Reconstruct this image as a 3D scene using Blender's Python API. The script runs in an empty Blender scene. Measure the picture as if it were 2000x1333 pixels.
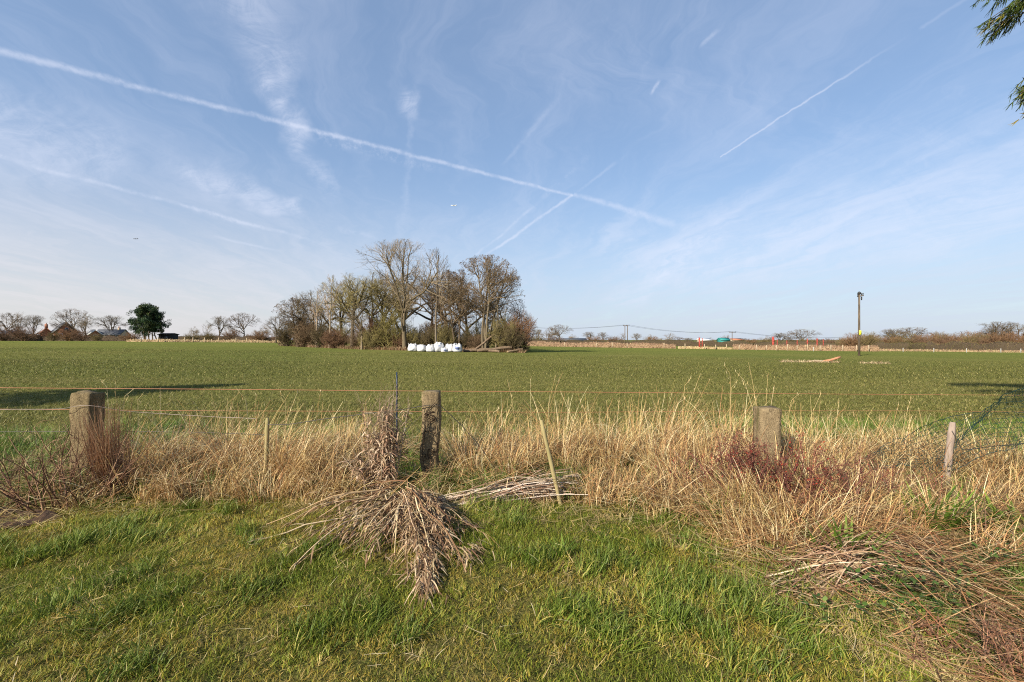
import bpy, math
import numpy as np
from mathutils import Vector, Matrix

# ------------------------------------------------------------------ camera, light, exposure
scene = bpy.context.scene
COL = scene.collection
F = 889.0          # focal length in pixels of the 2000 px wide photograph
HZ = 664.0         # horizon row
H = 1.5            # eye height

cam_d = bpy.data.cameras.new("camera")
cam = bpy.data.objects.new("camera", cam_d)
COL.objects.link(cam)
cam_d.sensor_width = 36.0
cam_d.lens = 16.0
cam_d.clip_start = 0.05
cam_d.clip_end = 20000
cam.location = (0, 0, H)
cam.rotation_euler = (math.radians(90 - 0.161), 0, 0)
scene.camera = cam

SUN_AZ = math.radians(42)      # shadows run this far to the right of straight ahead
SUN_EL = math.radians(28)
world = bpy.data.worlds.new("World")
scene.world = world
world.use_nodes = True
SKY_STRENGTH = 0.073
sun_d = bpy.data.lights.new("sun", "SUN")
sun_d.energy = 5.0
sun_d.angle = math.radians(0.5)
sun_d.color = (1.0, 0.91, 0.76)
sun = bpy.data.objects.new("sun", sun_d)
COL.objects.link(sun)
sdir = Vector((math.sin(SUN_AZ) * math.cos(SUN_EL), math.cos(SUN_AZ) * math.cos(SUN_EL), -math.sin(SUN_EL)))
sun.rotation_euler = sdir.to_track_quat('-Z', 'Y').to_euler()
vs = scene.view_settings
vs.view_transform = 'Standard'
vs.look = 'None'
vs.exposure = 0.95
vs.gamma = 1
vs.use_curve_mapping = False
scene.render.engine = 'CYCLES'
scene.cycles.max_bounces = 5
scene.cycles.diffuse_bounces = 3
scene.cycles.transparent_max_bounces = 8
scene.cycles.use_denoising = False
scene.cycles.filter_width = 1.1


# ------------------------------------------------------------------ node helpers
class NT:
    def __init__(self, tree):
        self.t = tree
        self.n = tree.nodes
        self.l = tree.links

    def put(self, sock, v):
        if v is None:
            return
        if isinstance(v, bpy.types.NodeSocket):
            self.l.new(v, sock)
        else:
            if sock.type == 'RGBA' and len(v) == 3:
                v = (*v, 1)
            sock.default_value = v

    def math(self, op, a, b=None, c=None, clamp=False):
        n = self.n.new('ShaderNodeMath')
        n.operation = op
        n.use_clamp = clamp
        self.put(n.inputs[0], a)
        self.put(n.inputs[1], b)
        if c is not None:
            self.put(n.inputs[2], c)
        return n.outputs[0]

    def vmath(self, op, a, b=None, scale=None):
        n = self.n.new('ShaderNodeVectorMath')
        n.operation = op
        self.put(n.inputs[0], a)
        if b is not None:
            self.put(n.inputs[1], b)
        if scale is not None:
            self.put(n.inputs['Scale'], scale)
        return n.outputs['Value'] if op in ('DOT_PRODUCT', 'LENGTH') else n.outputs[0]

    def smooth(self, v, a, b, lo=0.0, hi=1.0):
        n = self.n.new('ShaderNodeMapRange')
        n.interpolation_type = 'SMOOTHSTEP'
        n.clamp = True
        self.put(n.inputs[0], v)
        for i, x in enumerate((a, b, lo, hi)):
            self.put(n.inputs[1 + i], x)
        return n.outputs[0]

    def noise(self, vec, scale, detail=3, rough=0.55, dist=0.0, color=False):
        n = self.n.new('ShaderNodeTexNoise')
        self.put(n.inputs['Vector'], vec)
        n.inputs['Scale'].default_value = scale
        n.inputs['Detail'].default_value = detail
        n.inputs['Roughness'].default_value = rough
        n.inputs['Distortion'].default_value = dist
        return n.outputs['Color'] if color else n.outputs[0]

    def mix(self, f, a, b, mode='MIX'):
        n = self.n.new('ShaderNodeMix')
        n.data_type = 'RGBA'
        n.blend_type = mode
        n.clamp_factor = True
        self.put(n.inputs[0], f)
        self.put(n.inputs[6], a)
        self.put(n.inputs[7], b)
        return n.outputs[2]

    def attr(self, name):
        n = self.n.new('ShaderNodeAttribute')
        n.attribute_name = name
        return n.outputs['Color']

    def mapping(self, vec, scale=(1, 1, 1), rot=(0, 0, 0)):
        n = self.n.new('ShaderNodeMapping')
        self.put(n.inputs[0], vec)
        n.inputs['Scale'].default_value = scale
        n.inputs['Rotation'].default_value = rot
        return n.outputs[0]


def pdir(px, py):
    """world direction through a photo pixel"""
    v = Vector(((px - 1000) / F, 1.0, (HZ - py) / F))
    return v.normalized()


# ------------------------------------------------------------------ sky with cirrus and vapour trails
def build_world():
    nt = world.node_tree
    nt.nodes.clear()
    T = NT(nt)
    out = nt.nodes.new('ShaderNodeOutputWorld')
    bg = nt.nodes.new('ShaderNodeBackground')
    nt.links.new(bg.outputs[0], out.inputs[0])
    sky = nt.nodes.new('ShaderNodeTexSky')
    sky.sky_type = 'NISHITA'
    sky.sun_disc = False
    sky.sun_elevation = SUN_EL
    sky.sun_rotation = SUN_AZ + math.pi
    sky.altitude = 50
    sky.air_density = 1.0
    sky.dust_density = 0.6
    sky.ozone_density = 2.0
    tc = nt.nodes.new('ShaderNodeTexCoord')
    d = tc.outputs['Generated']
    base = T.mix(0.35, T.mix(1.0, sky.outputs[0], (1.05, 1.06, 1.04), 'MULTIPLY'), (2.9, 4.2, 6.7))
    sep = nt.nodes.new('ShaderNodeSeparateXYZ')
    T.put(sep.inputs[0], d)
    dz = T.math('MAXIMUM', sep.outputs[2], 0.02)
    # cloud plane coordinates (a sheet high above the ground)
    pl = T.vmath('SCALE', d, scale=T.math('DIVIDE', 1.0, T.math('ADD', dz, 0.10)))
    warp = T.vmath('SUBTRACT', T.noise(d, 9.0, 4, 0.6, color=True), (0.5, 0.5, 0.5))
    fine = T.vmath('SUBTRACT', T.noise(d, 60.0, 3, 0.7, color=True), (0.5, 0.5, 0.5))
    dw = T.vmath('ADD', d, T.vmath('SCALE', warp, scale=0.012))
    dw = T.vmath('ADD', dw, T.vmath('SCALE', fine, scale=0.006))
    dbig = T.vmath('ADD', d, T.vmath('SCALE', warp, scale=0.11))
    # streaky texture running away to the left
    def aniso(vec, deg, along, across):
        """coordinates stretched along a heading (degrees from +x) of the cloud sheet"""
        return T.mapping(T.mapping(vec, (1, 1, 1), (0, 0, -math.radians(deg))), (along, across, 1.0))
    plw = T.vmath('ADD', pl, T.vmath('SCALE', T.vmath('SUBTRACT', T.noise(pl, 1.2, 4, 0.6, color=True), (0.5, 0.5, 0.5)), scale=0.7))
    streak = T.noise(aniso(plw, 36, 0.45, 2.6), 1.6, 8, 0.66, 0.3)
    streak2 = T.noise(aniso(plw, 98, 0.40, 2.4), 1.5, 8, 0.66, 0.3)
    ripple = T.noise(aniso(plw, -20, 1.6, 5.0), 2.2, 8, 0.72, 0.5)
    puff = T.noise(d, 34.0, 6, 0.7)
    fib = T.noise(d, 13.0, 9, 0.74, 1.2)
    broken = T.noise(T.mapping(d, (1, 1, 1)), 14.0, 4, 0.6)
    total = None

    def seg(p0, p1, w0, w1, amt, lo=0.0, tex=None, t0=0.35, t1=0.6, big=False, fade0=0.06, fade1=0.06, soft=0.0):
        nonlocal total
        a, b = pdir(*p0), pdir(*p1)
        n = a.cross(b).normalized()
        m = (a + b).normalized()
        e = n.cross(m).normalized()
        L = b.dot(e) / b.dot(m)          # tan of the half length
        src = dbig if big else dw
        dist = T.math('ABSOLUTE', T.vmath('DOT_PRODUCT', src, tuple(n)))
        dm = T.math('MAXIMUM', T.vmath('DOT_PRODUCT', d, tuple(m)), 0.05)
        s = T.math('DIVIDE', T.vmath('DOT_PRODUCT', src if big else d, tuple(e)), dm)
        wid = T.math('ADD', (w0 + w1) / 2 / F, T.math('MULTIPLY', s, (w1 - w0) / 2 / F / L))
        core = T.smooth(T.math('DIVIDE', dist, T.math('MAXIMUM', wid, 0.0005)), soft, 1.0, 1.0, 0.0)
        e0 = T.smooth(s, -L, -L + 2 * L * fade0)
        e1 = T.smooth(s, L - 2 * L * fade1, L, 1.0, 0.0)
        v = T.math('MULTIPLY', core, T.math('MULTIPLY', e0, e1))
        v = T.math('MULTIPLY', v, T.math('MULTIPLY', T.smooth(dm, 0.05, 0.12), amt))
        if tex is not None:
            v = T.math('MULTIPLY', v, T.smooth(tex, t0, t1, lo, 1.0))
        total = v if total is None else T.math('SUBTRACT', 1.0, T.math('MULTIPLY', T.math('SUBTRACT', 1.0, total), T.math('SUBTRACT', 1.0, v)))

    # long trail crossing the frame
    seg((-700, -75), (1120, 383), 7.5, 4.5, 0.384, 0.4, puff, fade1=0.002)
    seg((560, 248), (900, 345), 19, 8.6, 0.223, 0.0, puff, 0.42, 0.62, fade0=0.3, fade1=0.4)
    seg((1120, 381), (1375, 455), 5.8, 12, 0.310, 0.35, puff, fade0=0.002, fade1=0.4)
    seg((-500, 170), (690, 492), 5, 4.3, 0.279, 0.35, puff, 0.4, 0.6, fade1=0.25)
    seg((340, 400), (520, 447), 9.4, 7.2, 0.186, 0.1, puff, 0.4, 0.6, fade0=0.4, fade1=0.4)
    seg((925, 503), (1060, 390), 3.6, 4.3, 0.248, 0.3, puff, fade1=0.3)
    seg((1050, 398), (1168, 288), 7.2, 8.6, 0.161, 0.0, puff, 0.42, 0.62, fade0=0.2, fade1=0.4)
    seg((945, 502), (1122, 380), 4.3, 4.3, 0.384, 0.5, puff, fade1=0.03)
    seg((1125, 378), (1240, 292), 2.9, 6.5, 0.136, 0.1, puff, fade1=0.5)
    seg((1405, 308), (1790, 60), 1.8, 2.9, 0.372, fade0=0.005, fade1=0.5)
    seg((1790, 60), (2000, -70), 2.9, 4.3, 0.099, fade1=0.5)
    seg((975, 330), (1105, 175), 4.3, 10, 0.124, 0.2, puff, fade0=0.2, fade1=0.3)
    seg((1268, 188), (1292, 155), 3.6, 4.3, 0.341, 0.3, puff, fade0=0.3, fade1=0.3)
    seg((1362, 98), (1412, 52), 3.6, 6.5, 0.205, 0.2, puff, fade0=0.3, fade1=0.4)
    seg((400, 458), (560, 494), 3.6, 2.9, 0.174, fade0=0.3, fade1=0.4)
    seg((640, 440), (760, 472), 8.6, 7.2, 0.155, 0.0, puff, 0.4, 0.6, fade0=0.4, fade1=0.5)
    # curtain coming down from the upper left
    fibre = T.math('ADD', T.math('MULTIPLY', ripple, 0.5), T.math('MULTIPLY', fib, 0.5))
    seg((400, -260), (555, 190), 150, 56, 0.30, 0.25, fibre, 0.38, 0.60, True, 0.1, 0.2)
    seg((510, 90), (612, 345), 48, 36, 0.44, 0.25, fibre, 0.38, 0.60, True, 0.3, 0.35)
    seg((600, 300), (665, 420), 30, 18, 0.28, 0.1, fibre, 0.38, 0.60, True, 0.3, 0.5)
    # band on the left
    seg((-260, 190), (330, 330), 84, 58, 0.30, 0.2, fibre, 0.36, 0.60, True, 0.1, 0.3)
    seg((300, 320), (610, 425), 50, 13, 0.36, 0.1, fibre, 0.38, 0.60, True, 0.3, 0.2)
    # small puff and faint vertical streak
    seg((805, 165), (793, 240), 24, 26, 0.36, 0.0, fibre, 0.38, 0.62, False, 0.35, 0.4)
    seg((830, 130), (768, 490), 10, 10, 0.12, 0.2, fibre, 0.38, 0.6, True, 0.2, 0.2)
    # veils to the right
    seg((1150, 640), (1640, 260), 30, 26, 0.180, 0.1, streak2, 0.36, 0.6, True, 0.2, 0.3)
    seg((1080, 430), (1420, 520), 60, 80, 0.165, 0.0, streak2, 0.36, 0.6, True, 0.3, 0.3)
    seg((1150, 560), (2500, 250), 80, 140, 0.36, 0.25, T.math('ADD', T.math('MULTIPLY', streak2, 0.6), T.math('MULTIPLY', fib, 0.4)), 0.35, 0.62, True, 0.25, 0.1)
    seg((900, 60), (2200, 330), 1.1e+02, 1.2e+02, 0.150, 0.0, streak, 0.40, 0.66, True, 0.3, 0.1)
    # general thin cirrus and pale air near the horizon
    thin = T.math('MULTIPLY', T.smooth(streak2, 0.38, 0.75), 0.16)
    total = T.math('SUBTRACT', 1.0, T.math('MULTIPLY', T.math('SUBTRACT', 1.0, total), T.math('SUBTRACT', 1.0, thin)))
    low = T.math('MULTIPLY', T.smooth(sep.outputs[2], 0.0, 0.40, 1.0, 0.0), T.smooth(streak2, 0.2, 0.7, 0.75, 1.0))
    low = T.math('MULTIPLY', T.math('POWER', low, 1.2), 0.85)
    hcol = T.mix(T.smooth(sep.outputs[0], -0.75, 0.15), (5.7, 5.35, 5.3), (4.1, 4.7, 5.7))
    c = T.mix(low, base, hcol)
    c = T.mix(total, c, (6.2, 6.5, 7.6))
    T.put(bg.inputs['Color'], c)
    bg.inputs['Strength'].default_value = SKY_STRENGTH


build_world()


# ------------------------------------------------------------------ terrain
def smst(a, b, x):
    t = np.clip((x - a) / (b - a), 0, 1)
    return t * t * (3 - 2 * t)


def ghash(ix, iy, seed):
    n = (ix.astype(np.int64) * 374761393 + iy.astype(np.int64) * 668265263 + seed * 974711) & 0xFFFFFFFF
    n = ((n ^ (n >> 13)) * 1274126177) & 0xFFFFFFFF
    return ((n ^ (n >> 16)) & 0xFFFFFF) / float(0xFFFFFF)


def vnoise(x, y, scale, seed=0):
    x = np.asarray(x, float) / scale
    y = np.asarray(y, float) / scale
    ix, iy = np.floor(x), np.floor(y)
    fx, fy = x - ix, y - iy
    fx = fx * fx * (3 - 2 * fx)
    fy = fy * fy * (3 - 2 * fy)
    a = ghash(ix, iy, seed)
    b = ghash(ix + 1, iy, seed)
    c = ghash(ix, iy + 1, seed)
    d = ghash(ix + 1, iy + 1, seed)
    return (a * (1 - fx) + b * fx) * (1 - fy) + (c * (1 - fx) + d * fx) * fy


def G(x, y):
    x = np.asarray(x, float)
    y = np.asarray(y, float)
    ye = np.maximum(0, y - 7)
    ys = 190 * np.tanh(ye / 190)
    w = smst(8, 50, y)
    xs = 100 * np.tanh(x / 100)
    z = -.002 * ys - .0155 * xs * w
    near = 1 - smst(7, 12, y)
    z = z + near * ((vnoise(x, y, 1.1, 3) - .5) * .07 + (vnoise(x, y, .35, 4) - .5) * .045)
    z = z + (1 - near) * smst(400, 40, y) * (vnoise(x, y, 3.0, 5) - .5) * .03
    return z


def g1(x, y):
    return float(G(np.array([x]), np.array([y]))[0])


def at(px, D, dz=0.0):
    """a point on the ground at depth D below photo column px"""
    x = (px - 1000) / F * D
    return Vector((x, D, g1(x, D) + dz))


def p3(px, py, D):
    return Vector(((px - 1000) / F * D, D, H + (HZ - py) / F * D))


def on_ground(px, py):
    """where the line of sight through (px, py) meets the ground"""
    lo, hi = 0.5, 300.0
    for _ in range(40):
        m = (lo + hi) / 2
        if p3(px, py, m).z > g1((px - 1000) / F * m, m):
            lo = m
        else:
            hi = m
    return at(px, lo)


# ------------------------------------------------------------------ materials
def new_mat(name):
    m = bpy.data.materials.new(name)
    m.use_nodes = True
    nt = m.node_tree
    nt.nodes.clear()
    T = NT(nt)
    o = nt.nodes.new('ShaderNodeOutputMaterial')
    b = nt.nodes.new('ShaderNodeBsdfPrincipled')
    nt.links.new(b.outputs[0], o.inputs[0])
    return m, T, b, o


def leafmat(name, trans=0.3, rough=0.55, rand=0.25, spec=0.25):
    m, T, b, o = new_mat(name)
    c = T.attr('col')
    oi = T.n.new('ShaderNodeObjectInfo')
    c = T.mix(1.0, c, T.mix(oi.outputs['Random'], (1 - rand,) * 3, (1 + rand,) * 3), 'MULTIPLY')
    T.put(b.inputs['Base Color'], c)
    b.inputs['Roughness'].default_value = rough
    b.inputs['Specular IOR Level'].default_value = spec
    if trans:
        tr = T.n.new('ShaderNodeBsdfTranslucent')
        T.put(tr.inputs[0], c)
        mx = T.n.new('ShaderNodeMixShader')
        mx.inputs[0].default_value = trans
        T.l.new(b.outputs[0], mx.inputs[1])
        T.l.new(tr.outputs[0], mx.inputs[2])
        T.l.new(mx.outputs[0], o.inputs[0])
    return m


def simple(name, c0, c1=None, scale=8.0, rough=0.8, bump=0.0, stretch=(1, 1, 1), metal=0.0):
    m, T, b, o = new_mat(name)
    tc = T.n.new('ShaderNodeTexCoord')
    v = T.mapping(tc.outputs['Object'], stretch)
    n = T.noise(v, scale, 5, 0.65)
    T.put(b.inputs['Base Color'], T.mix(T.smooth(n, 0.3, 0.7), c0, c1 or c0))
    b.inputs['Roughness'].default_value = rough
    b.inputs['Metallic'].default_value = metal
    b.inputs['Specular IOR Level'].default_value = 0.3
    if bump:
        bn = T.n.new('ShaderNodeBump')
        bn.inputs['Strength'].default_value = bump
        bn.inputs['Distance'].default_value = 0.02
        T.put(bn.inputs['Height'], n)
        T.l.new(bn.outputs[0], b.inputs['Normal'])
    return m


M_leaf = leafmat('grass_blades', 0.32, 0.5, 0.16)
M_straw = leafmat('dry_straw', 0.22, 0.6, 0.1)
M_bark = leafmat('bark', 0.0, 0.9, 0.12, 0.1)
M_net = simple('net_plastic', (0.007, 0.032, 0.032), (0.006, 0.022, 0.018), 20, 0.45)
M_twine = simple('orange_twine', (0.36, 0.13, 0.06), (0.32, 0.17, 0.10), 90, 0.7)
M_wire = simple('fence_wire', (0.05, 0.045, 0.04), (0.09, 0.08, 0.07), 60, 0.5, metal=0.4)
M_wire_pale = simple('slack_pale_wire', (0.24, 0.20, 0.18), (0.36, 0.28, 0.24), 60, 0.5)
M_blue = simple('blue_plastic', (0.006, 0.018, 0.045), (0.01, 0.025, 0.06), 20, 0.4)
M_wood_pale = simple('weathered_wood', (0.26, 0.20, 0.13), (0.42, 0.33, 0.22), 30, 0.85, 0.4, (1, 1, 0.12))
M_wood_green = simple('mossy_stake_wood', (0.22, 0.19, 0.08), (0.28, 0.22, 0.11), 30, 0.85, 0.4, (1, 1, 0.12))
M_wood_pink = simple('silvery_pink_stake_wood', (0.19, 0.145, 0.115), (0.30, 0.235, 0.19), 30, 0.85, 0.3, (1, 1, 0.12))
M_pole = simple('pole_wood', (0.05, 0.038, 0.028), (0.15, 0.115, 0.08), 4, 0.85, 0.2, (1, 1, 0.15))
M_dark = simple('dark_metal', (0.02, 0.02, 0.022), (0.04, 0.04, 0.04), 10, 0.5)
M_yellow = simple('yellow_plate', (0.72, 0.72, 0.04), (0.65, 0.66, 0.05), 10, 0.5)
M_red = simple('red_paint', (0.34, 0.05, 0.035), (0.28, 0.045, 0.03), 4, 0.5)
M_brick = simple('red_brick', (0.30, 0.11, 0.06), (0.38, 0.16, 0.09), 3, 0.9)
M_slate = simple('slate_roof', (0.07, 0.075, 0.085), (0.10, 0.105, 0.12), 3, 0.6)
M_white = simple('white_paint', (0.8, 0.8, 0.78), (0.72, 0.72, 0.70), 6, 0.5)
M_cream = simple('cream_render', (0.50, 0.40, 0.28), (0.42, 0.32, 0.22), 3, 0.8)
M_glass = simple('window_glass', (0.03, 0.035, 0.04), (0.05, 0.055, 0.06), 3, 0.15)
M_teal = simple('teal_sheet', (0.02, 0.17, 0.16), (0.03, 0.21, 0.20), 3, 0.5)
M_black = simple('black_timber', (0.012, 0.012, 0.014), (0.02, 0.02, 0.022), 6, 0.8)
M_log = simple('cut_log_bark', (0.10, 0.07, 0.045), (0.20, 0.14, 0.09), 6, 0.9, 0.3)
M_endgrain = simple('cut_wood_end', (0.45, 0.32, 0.18), (0.52, 0.38, 0.22), 12, 0.8)


def mat_post(name, a, b_, moss):
    """old stone-like gatepost: speckled, lichen blotches, chips"""
    m, T, b, o = new_mat(name)
    tc = T.n.new('ShaderNodeTexCoord')
    v = tc.outputs['Object']
    n1 = T.noise(v, 9, 6, 0.7)
    n2 = T.noise(v, 90, 4, 0.7)
    n3 = T.noise(T.mapping(v, (1, 1, 0.35)), 6, 5, 0.7, 0.5)
    c = T.mix(T.smooth(n1, 0.3, 0.7), a, b_)
    c = T.mix(T.smooth(n3, 0.5, 0.66), c, moss)
    n4 = T.noise(v, 22, 5, 0.75, 0.3)
    c = T.mix(T.math('MULTIPLY', T.smooth(n4, 0.58, 0.68), 0.45), c, (0.27, 0.22, 0.12))
    crack = T.noise(T.mapping(v, (9, 9, 1.1)), 1.3, 5, 0.7, 1.4)
    cr = T.smooth(T.math('ABSOLUTE', T.math('SUBTRACT', crack, 0.5)), 0.0, 0.018, 1.0, 0.0)
    c = T.mix(T.math('MULTIPLY', cr, 0.75), c, (0.03, 0.022, 0.015))
    c = T.mix(T.smooth(n2, 0.48, 0.68), c, tuple(x * 0.45 for x in a))
    T.put(b.inputs['Base Color'], c)
    b.inputs['Roughness'].default_value = 0.95
    b.inputs['Specular IOR Level'].default_value = 0.15
    bn = T.n.new('ShaderNodeBump')
    bn.inputs['Strength'].default_value = 0.8
    bn.inputs['Distance'].default_value = 0.012
    T.put(bn.inputs['Height'], T.math('ADD', n2, n1))
    T.l.new(bn.outputs[0], b.inputs['Normal'])
    return m


M_post_a = mat_post('old_post_sandy', (0.14, 0.105, 0.055), (0.215, 0.165, 0.09), (0.095, 0.085, 0.03))
M_post_b = mat_post('old_post_brown', (0.17, 0.125, 0.07), (0.27, 0.205, 0.12), (0.12, 0.105, 0.04))


def mat_ground(name, kind):
    m, T, b, o = new_mat(name)
    geo = T.n.new('ShaderNodeNewGeometry')
    p = geo.outputs['Position']
    n1 = T.noise(p, 0.9, 4, 0.6)
    n2 = T.noise(p, 9, 4, 0.7)
    n3 = T.noise(p, 45, 3, 0.7)
    if kind == 'lawn':
        c = T.mix(T.smooth(n1, 0.35, 0.65), (0.075, 0.085, 0.022), (0.15, 0.125, 0.04))
        c = T.mix(T.smooth(n2, 0.45, 0.7), c, (0.045, 0.055, 0.015))
        c = T.mix(T.smooth(n3, 0.52, 0.72), c, (0.20, 0.15, 0.06))
    elif kind == 'field':
        sep = T.n.new('ShaderNodeSeparateXYZ')
        T.put(sep.inputs[0], p)
        mid = T.noise(T.mapping(p, (1, 1, 1)), 2.2, 5, 0.75)
        fine = T.noise(p, 14, 3, 0.8)
        big = T.noise(T.mapping(p, (1.0, 0.4, 1)), 0.035, 3, 0.6)
        rows = T.noise(T.mapping(p, (0.25, 2.2, 1), (0, 0, 0.05)), 1.0, 3, 0.6)
        c = T.mix(T.smooth(fine, 0.36, 0.62), (0.12, 0.118, 0.034), (0.185, 0.175, 0.055))
        c = T.mix(T.smooth(mid, 0.50, 0.75), c, (0.24, 0.215, 0.085))
        c = T.mix(T.math('MULTIPLY', T.smooth(rows, 0.5, 0.8), 0.35), c, (0.08, 0.10, 0.03))
        c = T.mix(T.math('MULTIPLY', T.smooth(big, 0.4, 0.65), 0.5), c, (0.085, 0.115, 0.03))
        lines = T.noise(T.mapping(p, (0.02, 0.9, 1), (0, 0, 0.03)), 1.0, 2, 0.5)
        c = T.mix(T.math('MULTIPLY', T.smooth(lines, 0.52, 0.66), 0.45), c, (0.10, 0.12, 0.03))
        patch = T.noise(T.mapping(p, (0.10, 0.22, 1)), 1.0, 4, 0.65)
        c = T.mix(T.math('MULTIPLY', T.smooth(patch, 0.54, 0.70), 0.55), c, (0.21, 0.185, 0.075))
        far = T.smooth(sep.outputs[1], 20, 110)
        c = T.mix(T.math('MULTIPLY', far, 0.6), c, (0.125, 0.148, 0.034))
    else:
        c = T.mix(T.smooth(T.noise(p, 0.02, 3, 0.6), 0.4, 0.6), (0.09, 0.11, 0.035), (0.14, 0.12, 0.06))
    T.put(b.inputs['Base Color'], c)
    b.inputs['Roughness'].default_value = 1.0
    b.inputs['Specular IOR Level'].default_value = 0.0
    if kind != 'far':
        bn = T.n.new('ShaderNodeBump')
        bn.inputs['Strength'].default_value = 0.9
        bn.inputs['Distance'].default_value = 0.05
        T.put(bn.inputs['Height'], T.math('ADD', n2, n3))
        T.l.new(bn.outputs[0], b.inputs['Normal'])
    return m


# ------------------------------------------------------------------ mesh helpers
def mesh_np(name, V, Fs, mat=None, cols=None, smooth=False):
    """V (n,3); Fs list of (m,k) index arrays"""
    me = bpy.data.meshes.new(name)
    V = np.asarray(V, np.float32).reshape(-1, 3)
    me.vertices.add(len(V))
    me.vertices.foreach_set('co', V.ravel())
    loops, starts = [], []
    off = 0
    for f in Fs:
        f = np.asarray(f, np.int32)
        if len(f) == 0:
            continue
        loops.append(f.ravel())
        starts.append(off + np.arange(len(f), dtype=np.int32) * f.shape[1])
        off += f.size
    loops = np.concatenate(loops)
    starts = np.concatenate(starts)
    me.loops.add(len(loops))
    me.loops.foreach_set('vertex_index', loops)
    me.polygons.add(len(starts))
    me.polygons.foreach_set('loop_start', starts)
    if smooth:
        me.polygons.foreach_set('use_smooth', np.ones(len(starts), bool))
    me.update(calc_edges=True)
    if cols is not None:
        a = me.color_attributes.new('col', 'FLOAT_COLOR', 'POINT')
        c = np.ones((len(V), 4), np.float32)
        c[:, :3] = cols
        a.data.foreach_set('color', c.ravel())
    for m in (mat if isinstance(mat, (list, tuple)) else [mat]):
        if m:
            me.materials.append(m)
    return me


class MB:
    """collects geometry pieces into one mesh"""

    def __init__(self):
        self.V, self.F, self.C, self.n = [], [], [], 0

    def add(self, V, Fs, col=(1, 1, 1)):
        V = np.asarray(V, float).reshape(-1, 3)
        col = np.asarray(col, float)
        if col.ndim == 1:
            col = np.repeat(col[None], len(V), 0)
        for f in Fs:
            self.F.append(np.asarray(f) + self.n)
        self.V.append(V)
        self.C.append(col)
        self.n += len(V)
        return self

    def ribbons(self, P, W, S, col):
        """P (N,K,3) W (N,K) S (N,3)|(N,K,3) col (N,3)"""
        N, K, _ = P.shape
        if S.ndim == 2:
            S = S[:, None, :]
        a = P - S * W[..., None] * .5
        b = P + S * W[..., None] * .5
        V = np.stack([a, b], 2).reshape(-1, 3)
        i = np.arange(N)[:, None] * K * 2 + np.arange(K - 1)[None] * 2
        i = i.ravel()
        Fq = np.stack([i, i + 1, i + 3, i + 2], 1)
        col = np.asarray(col, float)
        if col.ndim == 2:
            C = np.repeat(col, K * 2, 0)
        else:
            C = np.repeat(col.reshape(-1, 3), 2, 0)
        return self.add(V, [Fq], C)

    def tubes(self, P, R, s, col, cap=False):
        N, K, _ = P.shape
        T = np.gradient(P, axis=1)
        T /= np.linalg.norm(T, axis=2, keepdims=True) + 1e-9
        ref = np.tile(np.array([0.31, 0.93, 0.19]), (N, 1))
        m = np.abs((T.mean(1) * ref).sum(1)) > .85
        ref[m] = (0.9, 0.1, 0.4)
        U = np.cross(T, ref[:, None, :])
        U /= np.linalg.norm(U, axis=2, keepdims=True) + 1e-9
        Wv = np.cross(T, U)
        ang = np.arange(s) * 2 * math.pi / s
        V = P[:, :, None, :] + (U[:, :, None, :] * np.cos(ang)[None, None, :, None] + Wv[:, :, None, :] * np.sin(ang)[None, None, :, None]) * R[:, :, None, None]
        V = V.reshape(-1, 3)
        base = np.arange(N)[:, None, None] * K * s + np.arange(K - 1)[None, :, None] * s
        j = np.arange(s)[None, None, :]
        j2 = (j + 1) % s
        Fq = np.stack([base + j, base + j2, base + s + j2, base + s + j], -1).reshape(-1, 4)
        Fs = [Fq]
        if cap:
            b0 = (np.arange(N) * K * s)[:, None] + np.arange(s)[None, ::-1]
            b1 = (np.arange(N) * K * s + (K - 1) * s)[:, None] + np.arange(s)[None]
            Fs += [b0, b1]
        col = np.asarray(col, float)
        if col.ndim == 1:
            col = np.repeat(col[None], N, 0)
        return self.add(V, Fs, np.repeat(col, K * s, 0))

    def box(self, c, size, rot=None, col=(1, 1, 1)):
        x, y, z = [v / 2 for v in size]
        V = np.array([(-x, -y, -z), (x, -y, -z), (x, y, -z), (-x, y, -z), (-x, -y, z), (x, -y, z), (x, y, z), (-x, y, z)])
        if rot is not None:
            V = V @ np.array(rot.to_matrix() if hasattr(rot, 'to_matrix') else rot).T
        V = V + np.array(c)
        return self.add(V, [[(0, 3, 2, 1), (4, 5, 6, 7), (0, 1, 5, 4), (1, 2, 6, 5), (2, 3, 7, 6), (3, 0, 4, 7)]], col)

    def mesh(self, name, mat, smooth=False):
        return mesh_np(name, np.concatenate(self.V), self._merge(), mat, np.concatenate(self.C), smooth)

    def _merge(self):
        d = {}
        for f in self.F:
            f = np.asarray(f)
            if len(f):
                d.setdefault(f.shape[1], []).append(f)
        return [np.concatenate(v) for v in d.values()]

    def build(self, name, mat, parent=None, smooth=False):
        o = bpy.data.objects.new(name, self.mesh(name, mat, smooth))
        COL.objects.link(o)
        if parent is not None:
            o.parent = parent
        return o


def tag(o, label=None, cat=None, group=None, kind=None):
    if label:
        o['label'] = label
    if cat:
        o['category'] = cat
    if group:
        o['group'] = group
    if kind:
        o['kind'] = kind
    return o


def empty(name, loc=(0, 0, 0), rz=0.0, scale=1.0):
    o = bpy.data.objects.new(name, None)
    o.empty_display_size = 0.2
    COL.objects.link(o)
    o.location = loc
    o.rotation_euler = (0, 0, rz)
    o.scale = (scale,) * 3 if not hasattr(scale, '__len__') else scale
    return o


def link(name, me, parent=None):
    o = bpy.data.objects.new(name, me)
    COL.objects.link(o)
    if parent is not None:
        o.parent = parent
    return o


def copy_tree(o, parent=None):
    c = o.copy()
    COL.objects.link(c)
    c.parent = parent
    for ch in [x for x in COL.objects if x.parent == o]:
        copy_tree(ch, c)
    return c


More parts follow.
